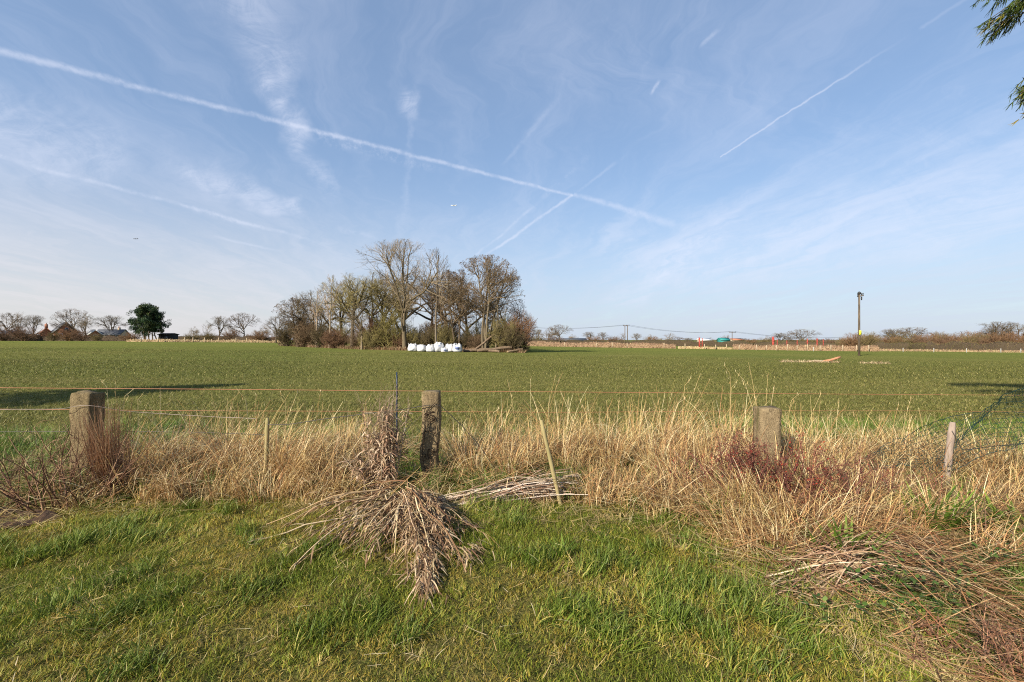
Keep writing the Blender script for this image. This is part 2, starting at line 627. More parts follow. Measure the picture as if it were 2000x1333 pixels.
def blade_curves(rng, base, L, az, th0, th1, K, w0, tip=0.15, side_jit=0.6, pw=1.0):
    """curved blades: th = angle from vertical, from th0 at the root to th1 at the tip"""
    N = len(base)
    t = (np.arange(K - 1) + .5) / (K - 1)
    th = th0[:, None] + (th1 - th0)[:, None] * (t[None] ** pw)
    az2 = az[:, None] + np.zeros((1, K - 1))
    d = np.stack([np.sin(th) * np.cos(az2), np.sin(th) * np.sin(az2), np.cos(th)], -1)
    step = (L / (K - 1))[:, None, None]
    P = np.concatenate([np.zeros((N, 1, 3)), np.cumsum(d * step, 1)], 1) + base[:, None, :]
    tt = np.linspace(0, 1, K)
    prof = np.clip(1 - tt ** 2.2, 0, 1) * (1 - tip) + tip
    W = w0[:, None] * prof[None]
    sa = az + math.pi / 2 + rng.uniform(-side_jit, side_jit, N)
    S = np.stack([np.cos(sa), np.sin(sa), rng.uniform(-.3, .3, N)], -1)
    S /= np.linalg.norm(S, axis=1, keepdims=True)
    return P, W, S


def palette(rng, n, cols, weights, jit=0.15):
    cols = np.array(cols, float)
    w = np.array(weights, float)
    w /= w.sum()
    i = rng.choice(len(cols), n, p=w)
    return cols[i] * rng.uniform(1 - jit, 1 + jit, (n, 1)) * rng.uniform(0.95, 1.05, (n, 3))


# ------------------------------------------------------------------ scatter (stuff only)
def scatter(name, pts, rot, scl, idx, lib, label, cat):
    me = bpy.data.meshes.new(name + '_points')
    me.vertices.add(len(pts))
    me.vertices.foreach_set('co', np.asarray(pts, np.float32).ravel())
    a = me.attributes.new('rot', 'FLOAT_VECTOR', 'POINT')
    a.data.foreach_set('vector', np.asarray(rot, np.float32).ravel())
    a = me.attributes.new('scl', 'FLOAT', 'POINT')
    a.data.foreach_set('value', np.asarray(scl, np.float32).ravel())
    a = me.attributes.new('idx', 'INT', 'POINT')
    a.data.foreach_set('value', np.asarray(idx, np.int32).ravel())
    o = bpy.data.objects.new(name, me)
    COL.objects.link(o)
    ng = bpy.data.node_groups.new(name + '_nodes', 'GeometryNodeTree')
    ng.interface.new_socket('Geometry', in_out='INPUT', socket_type='NodeSocketGeometry')
    ng.interface.new_socket('Geometry', in_out='OUTPUT', socket_type='NodeSocketGeometry')
    gi = ng.nodes.new('NodeGroupInput')
    go = ng.nodes.new('NodeGroupOutput')
    jn = ng.nodes.new('GeometryNodeJoinGeometry')

    def named(n, t):
        x = ng.nodes.new('GeometryNodeInputNamedAttribute')
        x.data_type = t
        x.inputs[0].default_value = n
        return x.outputs[0]
    rr, ss, ii = named('rot', 'FLOAT_VECTOR'), named('scl', 'FLOAT'), named('idx', 'INT')
    e2r = ng.nodes.new('FunctionNodeEulerToRotation')
    ng.links.new(rr, e2r.inputs[0])
    for k, ob in enumerate(lib):
        oi = ng.nodes.new('GeometryNodeObjectInfo')
        oi.inputs['Object'].default_value = ob
        cp = ng.nodes.new('FunctionNodeCompare')
        cp.data_type = 'INT'
        cp.operation = 'EQUAL'
        ng.links.new(ii, cp.inputs[2])
        cp.inputs[3].default_value = k
        ip = ng.nodes.new('GeometryNodeInstanceOnPoints')
        ng.links.new(gi.outputs[0], ip.inputs['Points'])
        ng.links.new(cp.outputs[0], ip.inputs['Selection'])
        ng.links.new(oi.outputs['Geometry'], ip.inputs['Instance'])
        ng.links.new(e2r.outputs[0], ip.inputs['Rotation'])
        ng.links.new(ss, ip.inputs['Scale'])
        ng.links.new(ip.outputs[0], jn.inputs[0])
    ng.links.new(jn.outputs[0], go.inputs[0])
    md = o.modifiers.new('scatter', 'NODES')
    md.node_group = ng
    return tag(o, label, cat, None, 'stuff')


def tuft(name, rng, n, rad, L, w, cols, weights, th0=(0, .7), th1=(.5, 1.5), K=4, comb=0.8, mat=None, zoff=-.01):
    r = rad * np.sqrt(rng.uniform(0, 1, n))
    a = rng.uniform(0, 2 * math.pi, n)
    base = np.stack([r * np.cos(a), r * np.sin(a), np.full(n, zoff)], 1)
    az = rng.normal(0, 1.0 / max(comb, 1e-3), n)
    P, W, S = blade_curves(rng, base, rng.uniform(L[0], L[1], n), az, rng.uniform(*th0, n), rng.uniform(*th1, n), K, rng.uniform(w[0], w[1], n))
    me = MB().ribbons(P, W, S, palette(rng, n, cols, weights)).mesh(name, mat or M_leaf)
    return bpy.data.objects.new(name, me)


# ------------------------------------------------------------------ ground sheets
def sheet(name, xs, ys, mat, label, cat=None):
    X, Y = np.meshgrid(xs, ys)
    Z = G(X, Y)
    V = np.stack([X, Y, Z], -1).reshape(-1, 3)
    nx, ny = len(xs), len(ys)
    i = (np.arange(ny - 1)[:, None] * nx + np.arange(nx - 1)[None]).ravel()
    Fq = np.stack([i, i + 1, i + nx + 1, i + nx], 1)
    me = mesh_np(name, V, [Fq], mat, None, True)
    o = link(name, me)
    return tag(o, label, cat, None, 'structure')


def graded(a, fine0, fine1, step, b, k=1.18):
    """coordinates: coarse from a to fine0, even between, coarse to b"""
    mid = np.arange(fine0, fine1 + step * .5, step)
    r, s, out = mid[-1], step, []
    while r < b:
        s *= k
        r += s
        out.append(min(r, b))
    l, s, lo = mid[0], step, []
    while l > a:
        s *= k
        l -= s
        lo.append(max(l, a))
    return np.array(sorted(set(lo)) + list(mid) + sorted(set(out)))


XS = graded(-4000, -9, 9, 0.09, 4000)
sheet('lawn', XS, graded(-60, 1.0, 5.0, 0.08, 5.01), mat_ground('lawn_soil', 'lawn'), 'shaggy sunlit lawn in the foreground, short of the fence')
ylast = graded(-60, 1.0, 5.0, 0.08, 5.01)[-1]
yf = graded(ylast, ylast, 12, 0.12, 230, 1.06)
sheet('field', XS, yf, mat_ground('crop_field', 'field'), 'wide flat green cereal field beyond the fence')
sheet('distant_farmland', XS, graded(yf[-1], yf[-1], yf[-1] + 20, 5, 9000, 1.2), mat_ground('far_pasture', 'far'), 'distant farmland running to the horizon behind the hedges')

# ------------------------------------------------------------------ zones of the foreground (world x, y)
FRONT = np.array([(-9, 3.3), (-5.5, 3.4), (-4.0, 3.6), (-3.27, 3.85), (-2.1, 4.05), (.45, 3.9), (1.05, 3.66), (1.40, 3.28), (1.46, 2.6), (1.70, 2.0), (2.0, 1.0)])


def strip_depth(x, y):
    """signed distance-ish: >0 inside the rough strip, <0 on the lawn"""
    x = np.asarray(x, float)
    y = np.asarray(y, float)
    yfr = np.interp(x, FRONT[:8, 0], FRONT[:8, 1])
    a = y - yfr
    xfr = np.interp(y, FRONT[::-1][:4, 1], FRONT[::-1][:4, 0])
    b = x - xfr
    d = np.where(x < 1.38, a, np.where(y > 3.28, np.maximum(a, b), b))
    return d + (vnoise(x, y, .5, 31) - .5) * .35


# ---- lawn grass
rng = np.random.default_rng(5)
GREEN = [(0.140, 0.180, 0.018), (0.22, 0.25, 0.032), (0.075, 0.115, 0.013), (0.37, 0.31, 0.055), (0.54, 0.40, 0.15)]
lib = [
    tuft('tuft', rng, 70, .085, (.03, .07), (.0022, .0045), GREEN, (4, 4, 2, 2.4, .8), (0, .9), (.6, 1.6), comb=.6),
    tuft('tuft', rng, 70, .085, (.025, .065), (.0022, .0045), GREEN, (2, 4, 1, 4, 1.6), (0, 1.0), (.6, 1.6), comb=.5),
    tuft('tuft', rng, 60, .085, (.025, .06), (.002, .004), [(0.40, 0.28, 0.045), (0.32, 0.27, 0.045), (0.15, 0.17, 0.025), (0.52, 0.38, 0.14)], (3, 3, 2, 1.5), (0.2, 1.2), (.8, 1.7), comb=.5),
    tuft('tuft', rng, 70, .08, (.05, .115), (.003, .0055), [(0.08, 0.125, 0.016), (0.135, 0.185, 0.023), (0.20, 0.25, 0.05), (0.30, 0.28, 0.06)], (3, 3, 1.5, .8), (0, .7), (.5, 1.6), comb=.6),
    tuft('tuft', rng, 45, .09, (.04, .10), (.002, .004), [(0.46, 0.35, 0.17), (0.36, 0.27, 0.12), (0.25, 0.17, 0.08)], (3, 2, 1), (.6, 1.4), (1.2, 1.7), comb=.4, mat=M_straw),
]
step = .058
gx, gy = np.meshgrid(np.arange(-7.5, 7.5, step), np.arange(1.2, 6.0, step))
gx = gx.ravel() + rng.uniform(-.5, .5, gx.size) * step
gy = gy.ravel() + rng.uniform(-.5, .5, gy.size) * step
sd = strip_depth(gx, gy)
keep = (np.abs(gx) < 1.2 * gy + .6) & (sd < rng.uniform(-.05, .75, gx.size))
gx, gy, sd = gx[keep], gy[keep], sd[keep]
n = len(gx)
lush = vnoise(gx, gy, .34, 11) * .5 + vnoise(gx, gy, .13, 12) * .5
yel = vnoise(gx, gy, .7, 13) * .55 + vnoise(gx, gy, .2, 14) * .45
u = rng.uniform(0, 1, n)
idx = np.zeros(n, int)
idx[yel > .42] = 1
idx[(yel > .50) & (u < .75)] = 2
idx[(lush > .64) & (u < .6)] = 3
edge = np.clip(1.0 + sd / .45, 0, 1)
idx[(u < .035 + edge * .30) & (rng.uniform(0, 1, n) < .8)] = 4
flow = (vnoise(gx, gy, .9, 15) - .5) * 6 + (vnoise(gx, gy, .3, 16) - .5) * 3
rot = np.stack([rng.normal(0, .22, n), rng.normal(0, .22, n), flow - .6 + rng.normal(0, .7, n)], 1)
scl = (.46 + .88 * lush) * rng.uniform(.75, 1.2, n)
scatter('lawn_grass', np.stack([gx, gy, G(gx, gy)], 1), rot, scl, idx, lib, 'tufty green and yellow lawn grass filling the foreground', 'grass')

# ---- crop: sparse leafy rows near the fence, thinning with distance
rng = np.random.default_rng(6)
CROP = [(0.145, 0.147, 0.036), (0.20, 0.19, 0.056), (0.10, 0.104, 0.026), (0.31, 0.26, 0.10), (0.40, 0.32, 0.15)]
libc = [
    tuft('tuft', rng, 16, .10, (.05, .10), (.006, .010), CROP, (4, 3, 2, .9, .35), (0.1, .9), (.7, 1.5), K=3, comb=.3),
    tuft('tuft', rng, 16, .12, (.05, .10), (.006, .011), CROP, (3, 3, 1.5, 1.4, .5), (0.1, 1.1), (.7, 1.6), K=3, comb=.3),
    tuft('tuft', rng, 14, .22, (.06, .12), (.012, .02), CROP, (4, 3, 2, 1.0, .3), (0.1, 1.0), (.7, 1.5), K=3, comb=.3),
]
P_, I_ = [], []
for (y0, y1, stp, ks) in ((6.0, 11, .10, (0, 1)), (11, 18, .14, (0, 1)), (18, 30, .25, (2,)), (30, 48, .45, (2,))):
    gx, gy = np.meshgrid(np.arange(-1.2 * y1, 1.2 * y1, stp), np.arange(y0, y1, stp))
    gx = gx.ravel() + rng.uniform(-.5, .5, gx.size) * stp
    gy = gy.ravel() + rng.uniform(-.5, .5, gy.size) * stp
    k = (np.abs(gx) < 1.18 * gy + .5) & (rng.uniform(0, 1, gx.size) < .55 + .5 * vnoise(gx, gy, .8, 21)) & (gy > 6.0 + 1.2 * vnoise(gx, gy, 1.0, 22))
    P_.append(np.stack([gx[k], gy[k]], 1))
    I_.append(rng.choice(ks, k.sum()))
P_ = np.concatenate(P_)
I_ = np.concatenate(I_)
n = len(P_)
scatter('crop_seedlings', np.concatenate([P_, G(P_[:, 0], P_[:, 1])[:, None]], 1), np.stack([rng.normal(0, .15, n), rng.normal(0, .15, n), rng.uniform(0, 6.28, n)], 1), rng.uniform(.7, 1.25, n), I_, libc, 'short green cereal crop covering the field beyond the fence', 'crop')

# ---- lush green margin just behind the dead grass
rng = np.random.default_rng(7)
MARG = [(0.10, 0.17, 0.022), (0.14, 0.21, 0.035), (0.07, 0.125, 0.02), (0.26, 0.24, 0.08)]
libm = [tuft('tuft', rng, 60, .13, (.12, .28), (.004, .009), MARG, (3, 3, 2, .7), (0, .6), (.4, 1.5), K=5, comb=.5),
        tuft('tuft', rng, 50, .13, (.10, .22), (.004, .008), MARG, (2, 3, 1, 2.5), (0, .8), (.5, 1.6), K=5, comb=.4),
        tuft('tuft', rng, 46, .12, (.15, .34), (.003, .005), [(0.45, 0.33, 0.16), (0.36, 0.26, 0.12), (0.5, 0.39, 0.2)], (1, 1, 1), (0, .9), (.5, 1.7), K=5, comb=.4, mat=M_straw)]
n = 12000
gx = rng.uniform(-10, 10, n)
gy = rng.uniform(1.6, 8.6, n)
sd = strip_depth(gx, gy)
lim = 6.9 + .9 * vnoise(gx, gy, 1.3, 41) + np.where(gx > 3.5, .9, 0)
left = (gx < -4.15)
qn = vnoise(gx, gy, .45, 88) * .65 + vnoise(gx, gy, .18, 89) * .35
dens = np.where((gx > 1.3) & (gy < 4.3), np.where(qn < .44, .75, .1), 1) * np.where(gy > 5.7, .9, np.where(left, .85, np.where(vnoise(gx, gy, .5, 55) > .5, .95, .35))) * smst(.1, .6, sd) * smst(0, .5, lim - gy)
k = (rng.uniform(0, 1, n) < dens) & (np.abs(gx) < 1.2 * gy + .5)
gx, gy = gx[k], gy[k]
n = len(gx)
u = rng.uniform(0, 1, n)
idx = np.where(u < .5, 0, np.where(u < .8, 1, 2))
scatter('margin_grass', np.stack([gx, gy, G(gx, gy)], 1), np.stack([rng.normal(0, .2, n), rng.normal(0, .2, n), rng.uniform(0, 6.28, n)], 1), rng.uniform(.6, 1.1, n) * np.where((gx > 1.2) & (gy < 4.3), .5, 1), idx, libm, 'bright green uncut grass along the field margin behind the dead grass', 'grass')

# ------------------------------------------------------------------ tall dead grass along the fence
STRAW = [(0.56, 0.42, 0.195), (0.45, 0.29, 0.12), (0.72, 0.60, 0.35), (0.36, 0.185, 0.08), (0.14, 0.08, 0.042)]


def tussock(mb, rng, c, n, L, lean_az, lean, spread, cols=STRAW, weights=(4, 4, 2, 2.6, 2.2), th1=(.5, 2.6), w=(.003, .0062), az_s=1.7):
    r = spread * np.sqrt(rng.uniform(0, 1, n))
    a = rng.uniform(0, 6.283, n)
    x, y = c[0] + r * np.cos(a), c[1] + r * np.sin(a)
    base = np.stack([x, y, G(x, y) - .01], 1)
    outx, outy = np.cos(a) * .6 + lean * math.cos(lean_az), np.sin(a) * .6 + lean * math.sin(lean_az)
    az = np.arctan2(outy, outx) + rng.normal(0, az_s * .5, n)
    P, W, S = blade_curves(rng, base, rng.uniform(L[0], L[1], n), az, rng.uniform(0, .55, n), rng.uniform(*th1, n), 7, rng.uniform(*w, n), tip=.35, pw=1.4)
    mb.ribbons(P, W, S, palette(rng, n, cols, weights))


def thatch(mb, rng, xr, yr, n, L, cols, weights, keepf, zr=(0, .12), w=(.003, .006), azc=None, up=(1.05, 1.7)):
    x = rng.uniform(*xr, n)
    y = rng.uniform(*yr, n)
    k = keepf(x, y)
    x, y = x[k], y[k]
    n = len(x)
    if not n:
        return
    z = G(x, y) + rng.uniform(*zr, n)
    az = rng.uniform(0, 6.283, n) if azc is None else azc + rng.normal(0, .55, n) + np.where(rng.uniform(0, 1, n) < .5, math.pi, 0)
    t0 = rng.uniform(*up, n)
    P, W, S = blade_curves(rng, np.stack([x, y, z], 1), rng.uniform(*L, n), az, t0, t0 + rng.uniform(-.35, .6, n), 5, rng.uniform(*w, n), tip=.4)
    g = G(P[..., 0], P[..., 1])
    P[..., 2] = np.maximum(P[..., 2], g + .006 + rng.uniform(0, .03, (n, 1)))
    mb.ribbons(P, W, S, palette(rng, n, cols, weights))


rng = np.random.default_rng(8)
mb = MB()
# hand-placed large tussocks (photo column, depth, height factor, lean to the right + / left -)
for px, D, hgt, ln, cnt in [
    (262, 4.9, .80, .4, 260), (300, 4.6, .72, .6, 260), (345, 5.1, .80, .3, 240), (385, 4.6, .62, .2, 230), (420, 5.4, .85, -.2, 240), (455, 4.8, .86, -.3, 330),
    (490, 5.2, .88, .2, 300), (545, 4.8, .80, .5, 420), (575, 4.6, .72, .8, 420), (600, 5.2, .78, .6, 260), (640, 4.7, .66, .3, 260), (665, 5.5, .75, -.2, 220),
    (700, 5.1, .70, -.4, 220), (735, 5.6, .72, .2, 200), (905, 5.3, .66, .2, 260), (930, 4.9, .74, .1, 300), (965, 5.4, .82, -.1, 330), (990, 4.7, .62, .2, 260),
    (1040, 5.0, .74, -.2, 300), (1085, 5.4, .92, .0, 360), (1120, 5.0, .72, .4, 260), (1150, 5.6, .86, -.3, 260), (1195, 5.1, .80, .2, 320), (1240, 5.5, .86, -.1, 300),
    (1280, 5.0, .78, .2, 300), (1310, 5.7, .92, .5, 360), (1345, 5.2, .86, .5, 320), (1385, 4.9, .80, -.2, 280), (1420, 5.6, .92, .2, 320), (1455, 5.2, .86, .3, 260),
    (1555, 5.3, .74, .2, 240), (1600, 5.7, .80, .4, 220), (1650, 5.3, .66, .2, 200), (1700, 5.6, .70, .3, 200), (1755, 5.3, .80, -.2, 190), (1790, 5.0, .72, .1, 150),
    (1890, 5.1, .66, -.4, 200), (1920, 4.8, .62, -.3, 180), (1985, 4.9, .72, -.2, 120), (1430, 3.9, .50, -.4, 260), (1475, 3.75, .50, -.6, 320), (1520, 3.7, .5, -.7, 300),
    (1440, 3.45, .42, -.5, 170), (1475, 3.3, .40, -.8, 190), (1510, 3.4, .44, -.7, 190), (1560, 3.3, .36, .5, 150), (1620, 3.45, .44, .9, 190), (1700, 3.4, .44, .9, 190), (1760, 3.6, .42, .8, 150), (1860, 3.7, .46, .8, 180), (1930, 3.9, .5, .7, 160), (1950, 3.2, .34, .6, 120),
    (300, 4.15, .46, .7, 220), (350, 4.2, .42, -.6, 200), (440, 4.25, .5, .5, 230), (500, 4.2, .42, -.5, 200), (560, 4.3, .5, .8, 260), (620, 4.25, .44, .9, 220), (670, 4.3, .5, .4, 200), (1150, 4.2, .42, -.5, 200), (1230, 4.15, .46, .5, 220), (1290, 3.95, .44, -.6, 220), (1370, 3.8, .42, -.8, 220),
    (1600, 4.1, .56, .6, 300), (1660, 4.0, .56, .7, 320), (1330, 4.3, .56, -.2, 280), (1560, 4.2, .56, -.2, 280), (1700, 3.8, .5, .8, 260), (1740, 4.2, .5, .6, 240),
]:
    c = at(px, D)
    az = 0.15 if ln > 0 else math.pi - .15
    tussock(mb, rng, c, int(cnt * .72), (hgt * .45, hgt * 1.10), az, abs(ln) * 1.5, .15)
# fill
n_f = 230
for _ in range(n_f):
    x = rng.uniform(-4.2, 5.6)
    y = rng.uniform(3.75, 6.0)
    if strip_depth(np.array([x]), np.array([y]))[0] < .12 or vnoise(x, y, .55, 77) < .34 or (abs(x + .62) < .22 and 4.4 < y < 5.6) or (abs(x + .95) < .3 and y < 5) or (-.7 < x < .62 and y < 4.62):
        continue
    hh = rng.uniform(.28, .80) * (.7 if y < 4.2 else 1)
    tussock(mb, rng, (x, y), int(rng.uniform(45, 110)), (hh * .5, hh), rng.uniform(0, 6.28), rng.uniform(.2, 1), .14, weights=(4, 4, 1.6, 3, 3.4))
tag(mb.build('tall_dead_grass', M_straw), 'tall straw coloured dead grass standing and arching along the whole fence line', 'dead grass', None, 'stuff')

mb = MB()
inside = lambda x, y: (strip_depth(x, y) > .02 + .25 * rng.uniform(0, 1, x.shape)) & (np.abs(x) < 1.2 * y + .4) & ~((x < -4.1) & (y > 4.4) & (rng.uniform(0, 1, x.shape) < .75))
thatch(mb, rng, (-5.5, 6.5), (3.4, 6.3), 19000, (.14, .46), STRAW, (3, 4, 1.6, 4, 4), inside, (0, .22))
# yellowish thatch fringe where the strip meets the lawn
fr = lambda x, y: (np.abs(strip_depth(x, y) - .12) < .38 * rng.uniform(0, 1, x.shape)) & (np.abs(x) < 1.2 * y + .4)
thatch(mb, rng, (-5.5, 2.6), (1.4, 4.9), 22000, (.08, .28), [(0.5, 0.38, 0.16), (0.4, 0.29, 0.12), (0.55, 0.46, 0.25), (0.3, 0.2, 0.09)], (3, 3, 2, 1.4), fr, (0, .05), (.0025, .0045))
# flattened reddish litter at the lower right
def lo(x, y):
    q = vnoise(x, y, .45, 88) * .65 + vnoise(x, y, .18, 89) * .35
    k = (strip_depth(x, y) > .05) & (x > 1.3) & (x < 1.2 * y + .5) & (q > .40 + .2 * rng.uniform(-1, 1, x.shape))
    for cx, cy, r in ((3.3, 3.5, .46), (2.15, 3.15, .22), (1.6, 3.8, .2), (3.6, 3.3, .3), (2.3, 2.55, .42), (1.75, 2.35, .16)):
        k &= (np.hypot(x - cx, y - cy) > r * rng.uniform(.3, 1.15, x.shape))
    return k

thatch(mb, rng, (1.3, 5.5), (1.3, 4.4), 24000, (.10, .40), [(0.52, 0.34, 0.16), (0.40, 0.21, 0.09), (0.64, 0.48, 0.27), (0.30, 0.13, 0.06), (0.16, 0.07, 0.04)], (3.4, 3.8, 2.0, 3.0, 2.2), lo, (0, .12), (.003, .0065), azc=-.75)
lw = lambda x, y: (strip_depth(x, y) < .05) & (np.abs(x) < 1.2 * y + .4)
thatch(mb, rng, (-4, 3), (1.6, 4.0), 420, (.04, .13), STRAW[:3], (2, 1, 2), lw, (.02, .06), (.0022, .004), up=(1.3, 1.6))
tag(mb.build('fallen_dead_grass', M_straw), 'matted fallen dead grass and litter under the fence and at the lower right', 'dead grass', None, 'stuff')

# single tall seed stems
mb = MB()
pts = [(205, 732, 5.3, -.1), (224, 742, 5.3, -.1), (252, 748, 5.0, .5), (270, 760, 5.2, .1), (312, 757, 5.2, 0), (455, 760, 5.0, .2), (475, 756, 5.1, -.1), (500, 770, 5.0, .1),
       (556, 756, 4.9, -.1), (580, 768, 4.9, .5), (628, 762, 5.1, .3), (716, 762, 5.2, .1), (990, 742, 5.4, -.3), (1037, 740, 5.4, 0), (1085, 735, 5.4, .35), (1100, 728, 5.4, .55), (1075, 770, 5.3, .1),
       (1130, 770, 5.4, -.3), (1209, 778, 5.3, .1), (1220, 776, 5.3, -.4), (1290, 790, 5.5, .2), (1340, 730, 5.6, .15), (1368, 731, 5.6, .5), (1388, 740, 5.6, .7), (1432, 735, 5.5, .2),
       (1424, 705, 5.5, -.1), (1446, 716, 5.4, -.4), (1462, 710, 5.4, -.3), (1470, 740, 5.3, -.2), (1500, 735, 5.4, .1), (1512, 755, 5.4, .2), (1552, 760, 5.3, .4), (1604, 768, 5.2, .5),
       (1640, 785, 5.2, .1), (1672, 795, 5.3, -.3), (1755, 790, 5.3, .4), (1780, 775, 5.3, .45), (1812, 865, 4.8, 0), (1775, 880, 4.2, 0), (1796, 800, 5, -.3), (1888, 800, 5.2, .1),
       (1300, 770, 5.5, .3), (1315, 762, 5.5, .35), (1328, 770, 5.5, .4), (1352, 765, 5.5, .5), (1260, 790, 5.6, 0), (1110, 775, 5.4, .1), (965, 790, 5.3, .2), (1985, 905, 4.3, -.1), (1960, 880, 4.5, .2)]
for px, pyy, D, ln in pts:
    tip = p3(px, pyy, D)
    hgt = tip.z - g1(tip.x, tip.y)
    bx = tip.x - ln * hgt * .45
    n = 9
    t = np.linspace(0, 1, n)
    b = np.array([bx, D + rng.uniform(-.1, .1)])
    P = np.stack([b[0] + (tip.x - b[0]) * t ** 1.8 + np.sin(t * 5 + px) * .006, b[1] + (D - b[1]) * t, g1(b[0], b[1]) + hgt * (t - .0 * t)], 1)
    if rng.uniform() < .35:      # bent over at the top
        P[-2:, 2] -= np.array([.01, .05])
        P[-1, 0] += .06 * (1 if ln >= 0 else -1)
    mb.tubes(P[None], np.linspace(.0032, .0016, n)[None], 3, palette(rng, 1, STRAW[:3], (2, 1, 2)))
    # wispy seed head
    m = 7
    bs = np.repeat(P[-3:-2], m, 0) + rng.uniform(0, 1, (m, 1)) * (P[-1] - P[-3])
    Q, W, S = blade_curves(rng, bs, rng.uniform(.02, .06, m), rng.uniform(0, 6.28, m), rng.uniform(.1, .5, m), rng.uniform(.2, .8, m), 3, np.full(m, .0045))
    mb.ribbons(Q, W, S, palette(rng, m, STRAW[:3], (1, 1, 2)))
tag(mb.build('tall_seed_stems', M_straw), 'thin pale seed stems rising above the dead grass against the field', 'dead grass', None, 'stuff')


# ------------------------------------------------------------------ fence posts
def rough_post(name, mat, w, d, h, loc, rz, tilt=(0, 0), seed=0, label='', chip=0.0, bulge=None, group=None, cap=True):
    """square post with worn edges; subdivided box pushed about by noise"""
    r = np.random.default_rng(seed)
    nx, nz = 6, 26
    bv, bf = [], []
    ring = []
    for i in range(nx):
        ring.append((-1 + 2 * i / nx, -1))
    for i in range(nx):
        ring.append((1, -1 + 2 * i / nx))
    for i in range(nx):
        ring.append((1 - 2 * i / nx, 1))
    for i in range(nx):
        ring.append((-1, 1 - 2 * i / nx))
    ring = np.array(ring)
    # worn corners
    q = np.abs(ring[:, 0]) ** 6 + np.abs(ring[:, 1]) ** 6
    ring = ring / (q ** (1 / 22.0))[:, None]
    R = len(ring)
    zs = np.concatenate([np.linspace(-.35, h - .012, nz), [h]])
    V = []
    for k, z in enumerate(zs):
        s = 1.0 if k < len(zs) - 1 else .95
        b = 0.0
        if bulge:
            b = bulge(z / h)
        x = ring[:, 0] * w / 2 * s
        y = ring[:, 1] * d / 2 * s
        nn = (vnoise(ring[:, 0] * 2 + z * 7, ring[:, 1] * 2 + z * 5, 1.0, seed) - .5) * .014 + (vnoise(ring[:, 0] * 7 + z * 31, ring[:, 1] * 7 + z * 29, 1.0, seed + 1) - .5) * .006
        V.append(np.stack([x * (1 + nn / w * 2) + b, y * (1 + nn / d * 2), np.full(R, z) + (vnoise(ring[:, 0] * 1.5, ring[:, 1] * 1.5, 1.0, seed + 3) - .5) * (chip if k >= len(zs) - 2 else 0)], 1))
    top = V[-1].mean(0) + np.array([0, 0, .004])
    V = np.concatenate(V + [top[None]])
    K = len(zs)
    i = (np.arange(K - 1)[:, None] * R + np.arange(R)[None]).ravel()
    i2 = (np.arange(K - 1)[:, None] * R + (np.arange(R)[None] + 1) % R).ravel()
    Fq = np.stack([i, i2, i2 + R, i + R], 1)
    l0 = (K - 1) * R
    Ft = np.array([(l0 + j, l0 + (j + 1) % R, K * R) for j in range(R)])
    me = mesh_np(name, V, [Fq, Ft], mat, None, False)
    o = link(name, me)
    o.location = loc
    o.rotation_euler = (tilt[0], tilt[1], rz)
    return tag(o, label, 'post', group)


rough_post('fence_post', M_post_a, .205, .19, .93, at(168, 4.76), .03, (0, .02), 1, 'thick sandy square fence post on the left with its right side in shadow', .035, group='thick old fence posts')
rough_post('fence_post', M_post_b, .185, .17, .96, at(848, 4.82), .02, (0, -.035), 2, 'thick fence post in the middle with dark modelled shadow loops across its face', .02, lambda t: -.045 * math.exp(-((t - .28) / .22) ** 2), 'thick old fence posts')
rough_post('fence_post', M_post_b, .215, .17, .78, at(1497, 4.85), -.05, (0, .015), 3, 'thick brown fence post on the right rising out of red leaved brambles', .02, group='thick old fence posts')


def stake(name, mat, p0, p1, r0, r1, label, cat='stake', sides=7):
    p0, p1 = Vector(p0), Vector(p1)
    n = 8
    t = np.linspace(0, 1, n)[:, None]
    P = np.array(p0)[None] * (1 - t) + np.array(p1)[None] * t
    R = np.linspace(r0, r1, n) * (1 + .08 * np.sin(np.arange(n) * 2.3))
    R[-1] *= .75
    o = MB().tubes(P[None], R[None], sides, (1, 1, 1), True).build(name, mat)
    return tag(o, label, cat)


def foot(px, D, top_px, top_py, below=.15):
    b = at(px, D)
    t = p3(top_px, top_py, D)
    d = (t - b).normalized()
    return b - d * below, t


a, b = foot(519, 4.62, 522, 817)
stake('wooden_stake', M_wood_green, a, b, .024, .021, 'upright mossy wooden stake between the left and middle posts')
a, b = foot(1095, 4.08, 1057, 821)
stake('wooden_stake', M_wood_green, a, b, .021, .018, 'thin wooden stake leaning left, just right of the middle post')
a, b = foot(1846, 4.55, 1861, 825)
stake('wooden_stake', M_wood_pink, a, b, .034, .031, 'pale silvery stake on the right holding up the green netting')
a, b = foot(996, 4.55, 993, 905)
stake('wooden_stake', M_wood_pale, a, b, .010, .009, 'short thin grey stick stuck in the dead grass right of the middle post')
a, b = foot(775, 5.5, 775, 727)
stake('fence_rod', M_blue, a, b, .010, .010, 'slim dark blue plastic rod behind the tall dead plant', 'rod')


def strand(name, mat, pts, r, label, cat='wire', wob=0.0, n=80, seed=0):
    """a wire through 3-D points, smooth between them"""
    P = np.array([tuple(p) for p in pts], float)
    s = np.concatenate([[0], np.cumsum(np.linalg.norm(np.diff(P, axis=0), axis=1))])
    t = np.linspace(0, s[-1], n)
    Q = np.stack([np.interp(t, s, P[:, k]) for k in range(3)], 1)
    for _ in range(3):
        Q[1:-1] = (Q[:-2] + 2 * Q[1:-1] + Q[2:]) / 4
    if wob:
        rr = np.random.default_rng(seed)
        Q += np.cumsum(rr.normal(0, wob, Q.shape), 0) * np.sin(np.linspace(0, math.pi, n))[:, None]
    o = MB().tubes(Q[None], np.full((1, n), r), 5, (1, 1, 1), True).build(name, mat, smooth=True)
    return tag(o, label, cat)


